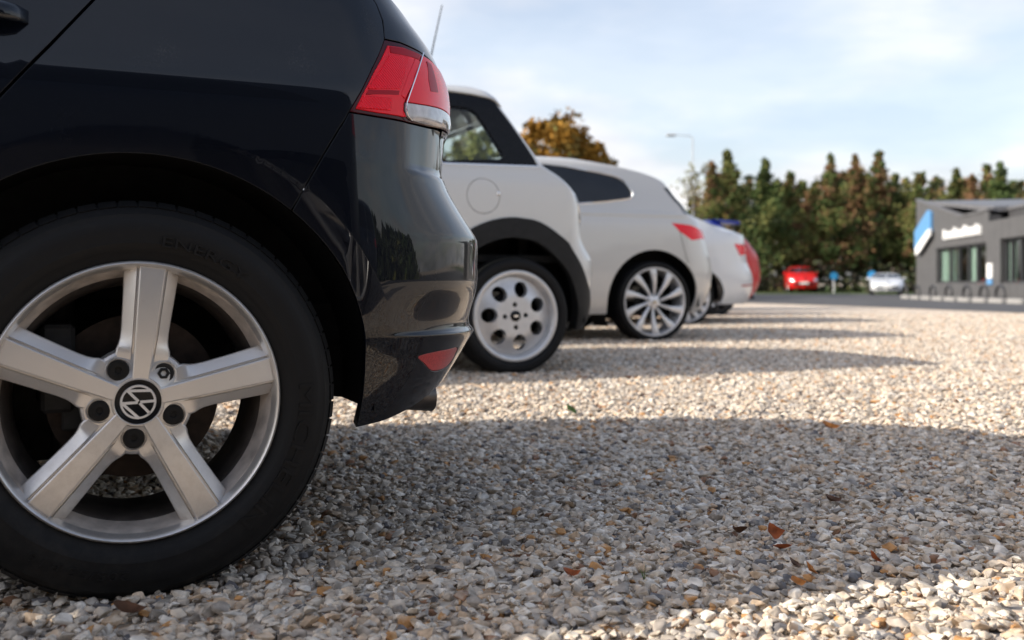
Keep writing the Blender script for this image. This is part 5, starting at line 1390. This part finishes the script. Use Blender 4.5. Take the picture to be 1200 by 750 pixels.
def broadleaf(x, y, h, wid, seed, mats, wts, label, base=.28, n=5200, size=.26, group=None):
    g = np.random.default_rng(seed); e = empty('broadleaf_tree', (x, y, ground_z(x, y)), 0); tag(e, label, 'tree', group)
    C, W, limbs = [], [], []; nb = 34
    for i in range(nb):
        a = g.uniform(0, 2*math.pi); el = g.uniform(-.2, 1.35); rr = wid * g.uniform(.55, 1.0)
        c = np.array([math.cos(a)*math.cos(el)*rr, math.sin(a)*math.cos(el)*rr, h*base + (h*(1-base))*.45 + math.sin(el)*h*(1-base)*.52*g.uniform(.7, 1.05)])
        limbs.append((np.array([0, 0, h*(base*.7 + .2*g.random())]), c, .05))
        k = int(n / nb * g.uniform(.5, 1.4)); rad = wid * g.uniform(.18, .36)
        d = g.normal(size=(k, 3)); d /= np.linalg.norm(d, axis=1, keepdims=True); C.append(c + d * rad * g.uniform(.3, 1.05, (k, 1)) * np.array([1, 1, .75])); W.append(np.full(k, g.choice(len(mats), p=wts)))
    C = np.concatenate(C); W = np.concatenate(W); flip = g.random(len(W)) < .25; W[flip] = g.choice(len(mats), flip.sum(), p=wts)
    v, f = cards(C, size, g); add('crown', crown_mesh('crown', v, f, mats, np.concatenate([W, W])), None, e)
    add('trunk', trunk_mesh(h*.75, .06 + h*.016, g, limbs), M['bark'], e)
    return e
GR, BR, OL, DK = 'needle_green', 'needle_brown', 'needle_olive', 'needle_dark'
def at(px, ytop, Y): return (px - 600) / 1167 * Y, .5 + (331 - ytop) * Y / 1167
spec = [  # picture column, top row, depth, half-width m, mix, label
 (834, 196, 60, 1.9, (BR, OL, GR), (.45, .35, .2), 'russet-sided conifer at the left end of the row beside the sapling'),
 (852, 182, 62, 2.2, (OL, GR, BR), (.5, .4, .1), 'broad olive conifer, first tall one from the left of the row'),
 (898, 194, 60, 2.3, (GR, OL, DK), (.55, .35, .1), 'dark green conifer standing above the red coupe'),
 (926, 206, 63, 1.8, (OL, GR, BR), (.5, .3, .2), 'thin olive conifer above the red car across the road'),
 (956, 216, 61, 2.0, (BR, OL, GR), (.6, .25, .15), 'low russet conifer just right of the red car'),
 (975, 188, 60, 2.1, (GR, BR, OL), (.45, .4, .15), 'tall conifer with a green tip and brown skirts above the blue round sign'),
 (1003, 186, 63, 1.9, (BR, OL, GR), (.65, .2, .15), 'tall brown conifer, most withered of the row'),
 (1030, 184, 61, 1.9, (GR, OL, BR), (.5, .2, .3), 'slim dark pointed conifer above the silver-white car'),
 (1049, 208, 64, 2.0, (OL, GR, DK), (.35, .35, .3), 'shorter green conifer between the silver-white car and showroom'),
 (1078, 207, 60, 2.5, (OL, GR, BR), (.55, .35, .1), 'wide bright olive conifer behind the far corner of the showroom'),
 (1122, 204, 62, 1.9, (OL, GR, BR), (.5, .3, .2), 'olive conifer behind the sloping showroom roof'),
 (1140, 212, 60, 1.6, (BR, OL, GR), (.7, .2, .1), 'brown conifer behind the showroom roof'),
 (1157, 198, 65, 1.5, (GR, BR, OL), (.4, .4, .2), 'sparse thin conifer poking up behind the showroom'),
 (1173, 196, 58, 1.6, (GR, DK, OL), (.6, .2, .2), 'narrow dark green conifer at the right end of the row'),
 (1215, 205, 62, 2.0, (GR, OL, BR), (.5, .3, .2), 'green conifer behind the near bay of the showroom at the right edge')]
for i, (px, yt, Y, wd, ms, ws, lab) in enumerate(spec):
    x, h = at(px, yt, Y); conifer(x, Y, h + .08, wd*1.12, 40 + i, ms, ws, lab)
# darker second row that closes the gaps low down, one tree each
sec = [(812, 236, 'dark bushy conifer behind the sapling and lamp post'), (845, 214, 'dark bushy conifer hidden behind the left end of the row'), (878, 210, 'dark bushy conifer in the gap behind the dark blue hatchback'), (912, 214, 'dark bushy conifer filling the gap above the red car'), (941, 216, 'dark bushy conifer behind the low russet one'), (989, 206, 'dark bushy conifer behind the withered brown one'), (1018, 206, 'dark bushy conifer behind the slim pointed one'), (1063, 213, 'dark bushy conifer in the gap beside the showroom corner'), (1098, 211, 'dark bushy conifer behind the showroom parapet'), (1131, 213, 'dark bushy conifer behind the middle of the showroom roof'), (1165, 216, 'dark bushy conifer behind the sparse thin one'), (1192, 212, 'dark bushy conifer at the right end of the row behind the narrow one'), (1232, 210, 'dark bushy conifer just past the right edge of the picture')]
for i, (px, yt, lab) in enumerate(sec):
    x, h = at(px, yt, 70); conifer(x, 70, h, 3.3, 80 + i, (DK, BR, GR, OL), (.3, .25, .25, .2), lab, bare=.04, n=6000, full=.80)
x, h = at(648, 128, 42); broadleaf(x, 42, h, 2.5, 5, ('leaf_gold', 'leaf_ochre', 'needle_olive'), (.5, .35, .15), 'golden autumn tree rising behind the white hatchback', base=.2, n=7000, size=.22, group='broadleaf trees behind the parked cars')
x, h = at(690, 158, 44); broadleaf(x, 44, h, 1.4, 6, ('leaf_gold', 'leaf_ochre', 'needle_olive'), (.35, .45, .2), 'smaller ochre tree at the right shoulder of the golden tree', base=.3, n=2600, size=.20, group='broadleaf trees behind the parked cars')
x, h = at(560, 150, 34); broadleaf(x, 34, h, 2.0, 8, ('leaf_lime', 'leaf_ochre', 'needle_olive'), (.5, .2, .3), 'yellow-green tree seen through the window of the white hatchback', base=.12, n=5000, size=.2, group='broadleaf trees behind the parked cars')
x, h = at(470, 160, 46); broadleaf(x, 46, h, 3.2, 9, ('needle_olive', 'leaf_ochre', 'needle_green'), (.5, .3, .2), 'olive tree hidden behind the tail of the black hatchback', base=.12, n=5000, size=.26, group='broadleaf trees behind the parked cars')
# thin sapling beside the lamp post
g = np.random.default_rng(21); x, h = at(818, 192, 40); e = empty('sapling_tree', (x, 40, ground_z(x, 40))); tag(e, 'thin sapling with a few yellow leaves beside the lamp post', 'tree')
limbs = []; C = []
for i in range(26):
    a = g.uniform(0, 6.28); z = h * g.uniform(.35, .95); L_ = (h - z) * .35 + .25; tip = np.array([math.cos(a)*L_, math.sin(a)*L_, z + L_*1.1]); limbs.append((np.array([0, 0, z]), tip, .016))
    C.append(np.array([0, 0, z]) + (tip - np.array([0, 0, z])) * g.uniform(.4, 1.05, (16, 1)) + g.normal(size=(16, 3))*.08)
v, f = cards(np.concatenate(C), .11, g); n_ = len(f); add('crown', crown_mesh('crown', v, f, ('leaf_lime', 'leaf_ochre'), (g.random(n_) < .4)), None, e)
add('trunk', trunk_mesh(h*.95, .06, g, limbs), M['bark'], e)

# ---------------------------------------------------------------- lamp post, fence, round signs
M['galv'] = mat('galv', (.66, .67, .68), .5, metal=.2, noise=(10, .1))
x, h = at(812, 161, 45); lp = empty('lamp_post', (x, 45, ground_z(x, 45))); tag(lp, 'tall grey lamp post with a single arm above the parked cars', 'street lamp')
mb = MB(); mb.tube([(0, 0, -.1), (0, 0, 1.2), (0, 0, 1.25), (0, 0, h + .05), (-.12, 0, h + .15), (-.75, 0, h + .20)], [.06, .06, .036, .028, .024, .02], 10); mb.build('post', M['galv'], lp, smooth=R(50))
mb = MB(); mb.box((-.98, 0, h + .20), (.46, .18, .07), ch=.02); hd_ = mb.build('lamp_head', M['galv'], lp)
mb = MB(); mb.box((-1.0, 0, h + .138), (.40, .16, .02)); mb.build('lamp_glass', M['clear_lens'], hd_)
g = np.random.default_rng(55); C = []
for i in range(150):                             # bramble and undergrowth under the conifers
    cx = g.uniform(2, 36); cy = 60 + g.normal()*1.6; hh = g.uniform(.7, 1.9); u = g.random((50, 1))
    C.append(np.array([cx, cy, ground_z(0, 60)]) + np.concatenate([g.normal(size=(50, 2))*.5, u*hh], 1))
v, f = cards(np.concatenate(C), .26, g); n_ = len(f)
tag(add('undergrowth', crown_mesh('undergrowth', v, f, (DK, 'bark', OL), g.choice(3, n_, p=(.55, .35, .10))), None), kind='stuff')
M['disc_blue'] = mat('disc_blue', (.04, .30, .60), .4, noise=(8, .05))
for px, py, Y, rad, lab in ((977.5, 323.5, 54, .21, 'blue round sign on a short post between the red and the silver-white car'), (1022, 322, 49, .20, 'blue round sign on a short post behind the silver-white car')):
    x = (px - 600) / 1167 * Y; z = .5 + (331 - py) * Y / 1167; gz = ground_z(x, Y); e = empty('round_sign', (x, Y, gz)); tag(e, lab, 'sign', 'blue round signs by the fence')
    mb = MB(); mb.lathe([(.001, 0), (rad, 0), (rad, .02), (.001, .02)], 24, c=(0, 0, z - gz)); mb.build('disc', M['disc_blue'], e)
    mb = MB(); mb.tube([(0, .05, -.1), (0, .05, z - gz + .1)], .035, 8); mb.build('post', M['galv'], e)

# low trees added unseen behind the viewpoint, for the black paint to mirror
g = np.random.default_rng(77); C, W = [], []
for i in range(190):
    a = R(g.uniform(-172, -8)); rr = g.uniform(24, 34); hh = g.uniform(1.6, 3.0); c0 = np.array([rr*math.cos(a), rr*math.sin(a), 0])
    k = 160; u = g.random((k, 1)); C.append(c0 + np.concatenate([g.normal(size=(k, 2))*1.5*(1.15 - u), u*hh], 1)); W.append(np.full(k, g.integers(0, 4)))
v, f = cards(np.concatenate(C), .7, g); W = np.concatenate(W)
tag(add('unseen_trees', crown_mesh('unseen_trees', v, f, (DK, GR, OL, DK), np.concatenate([W, W])), None), kind='stuff')
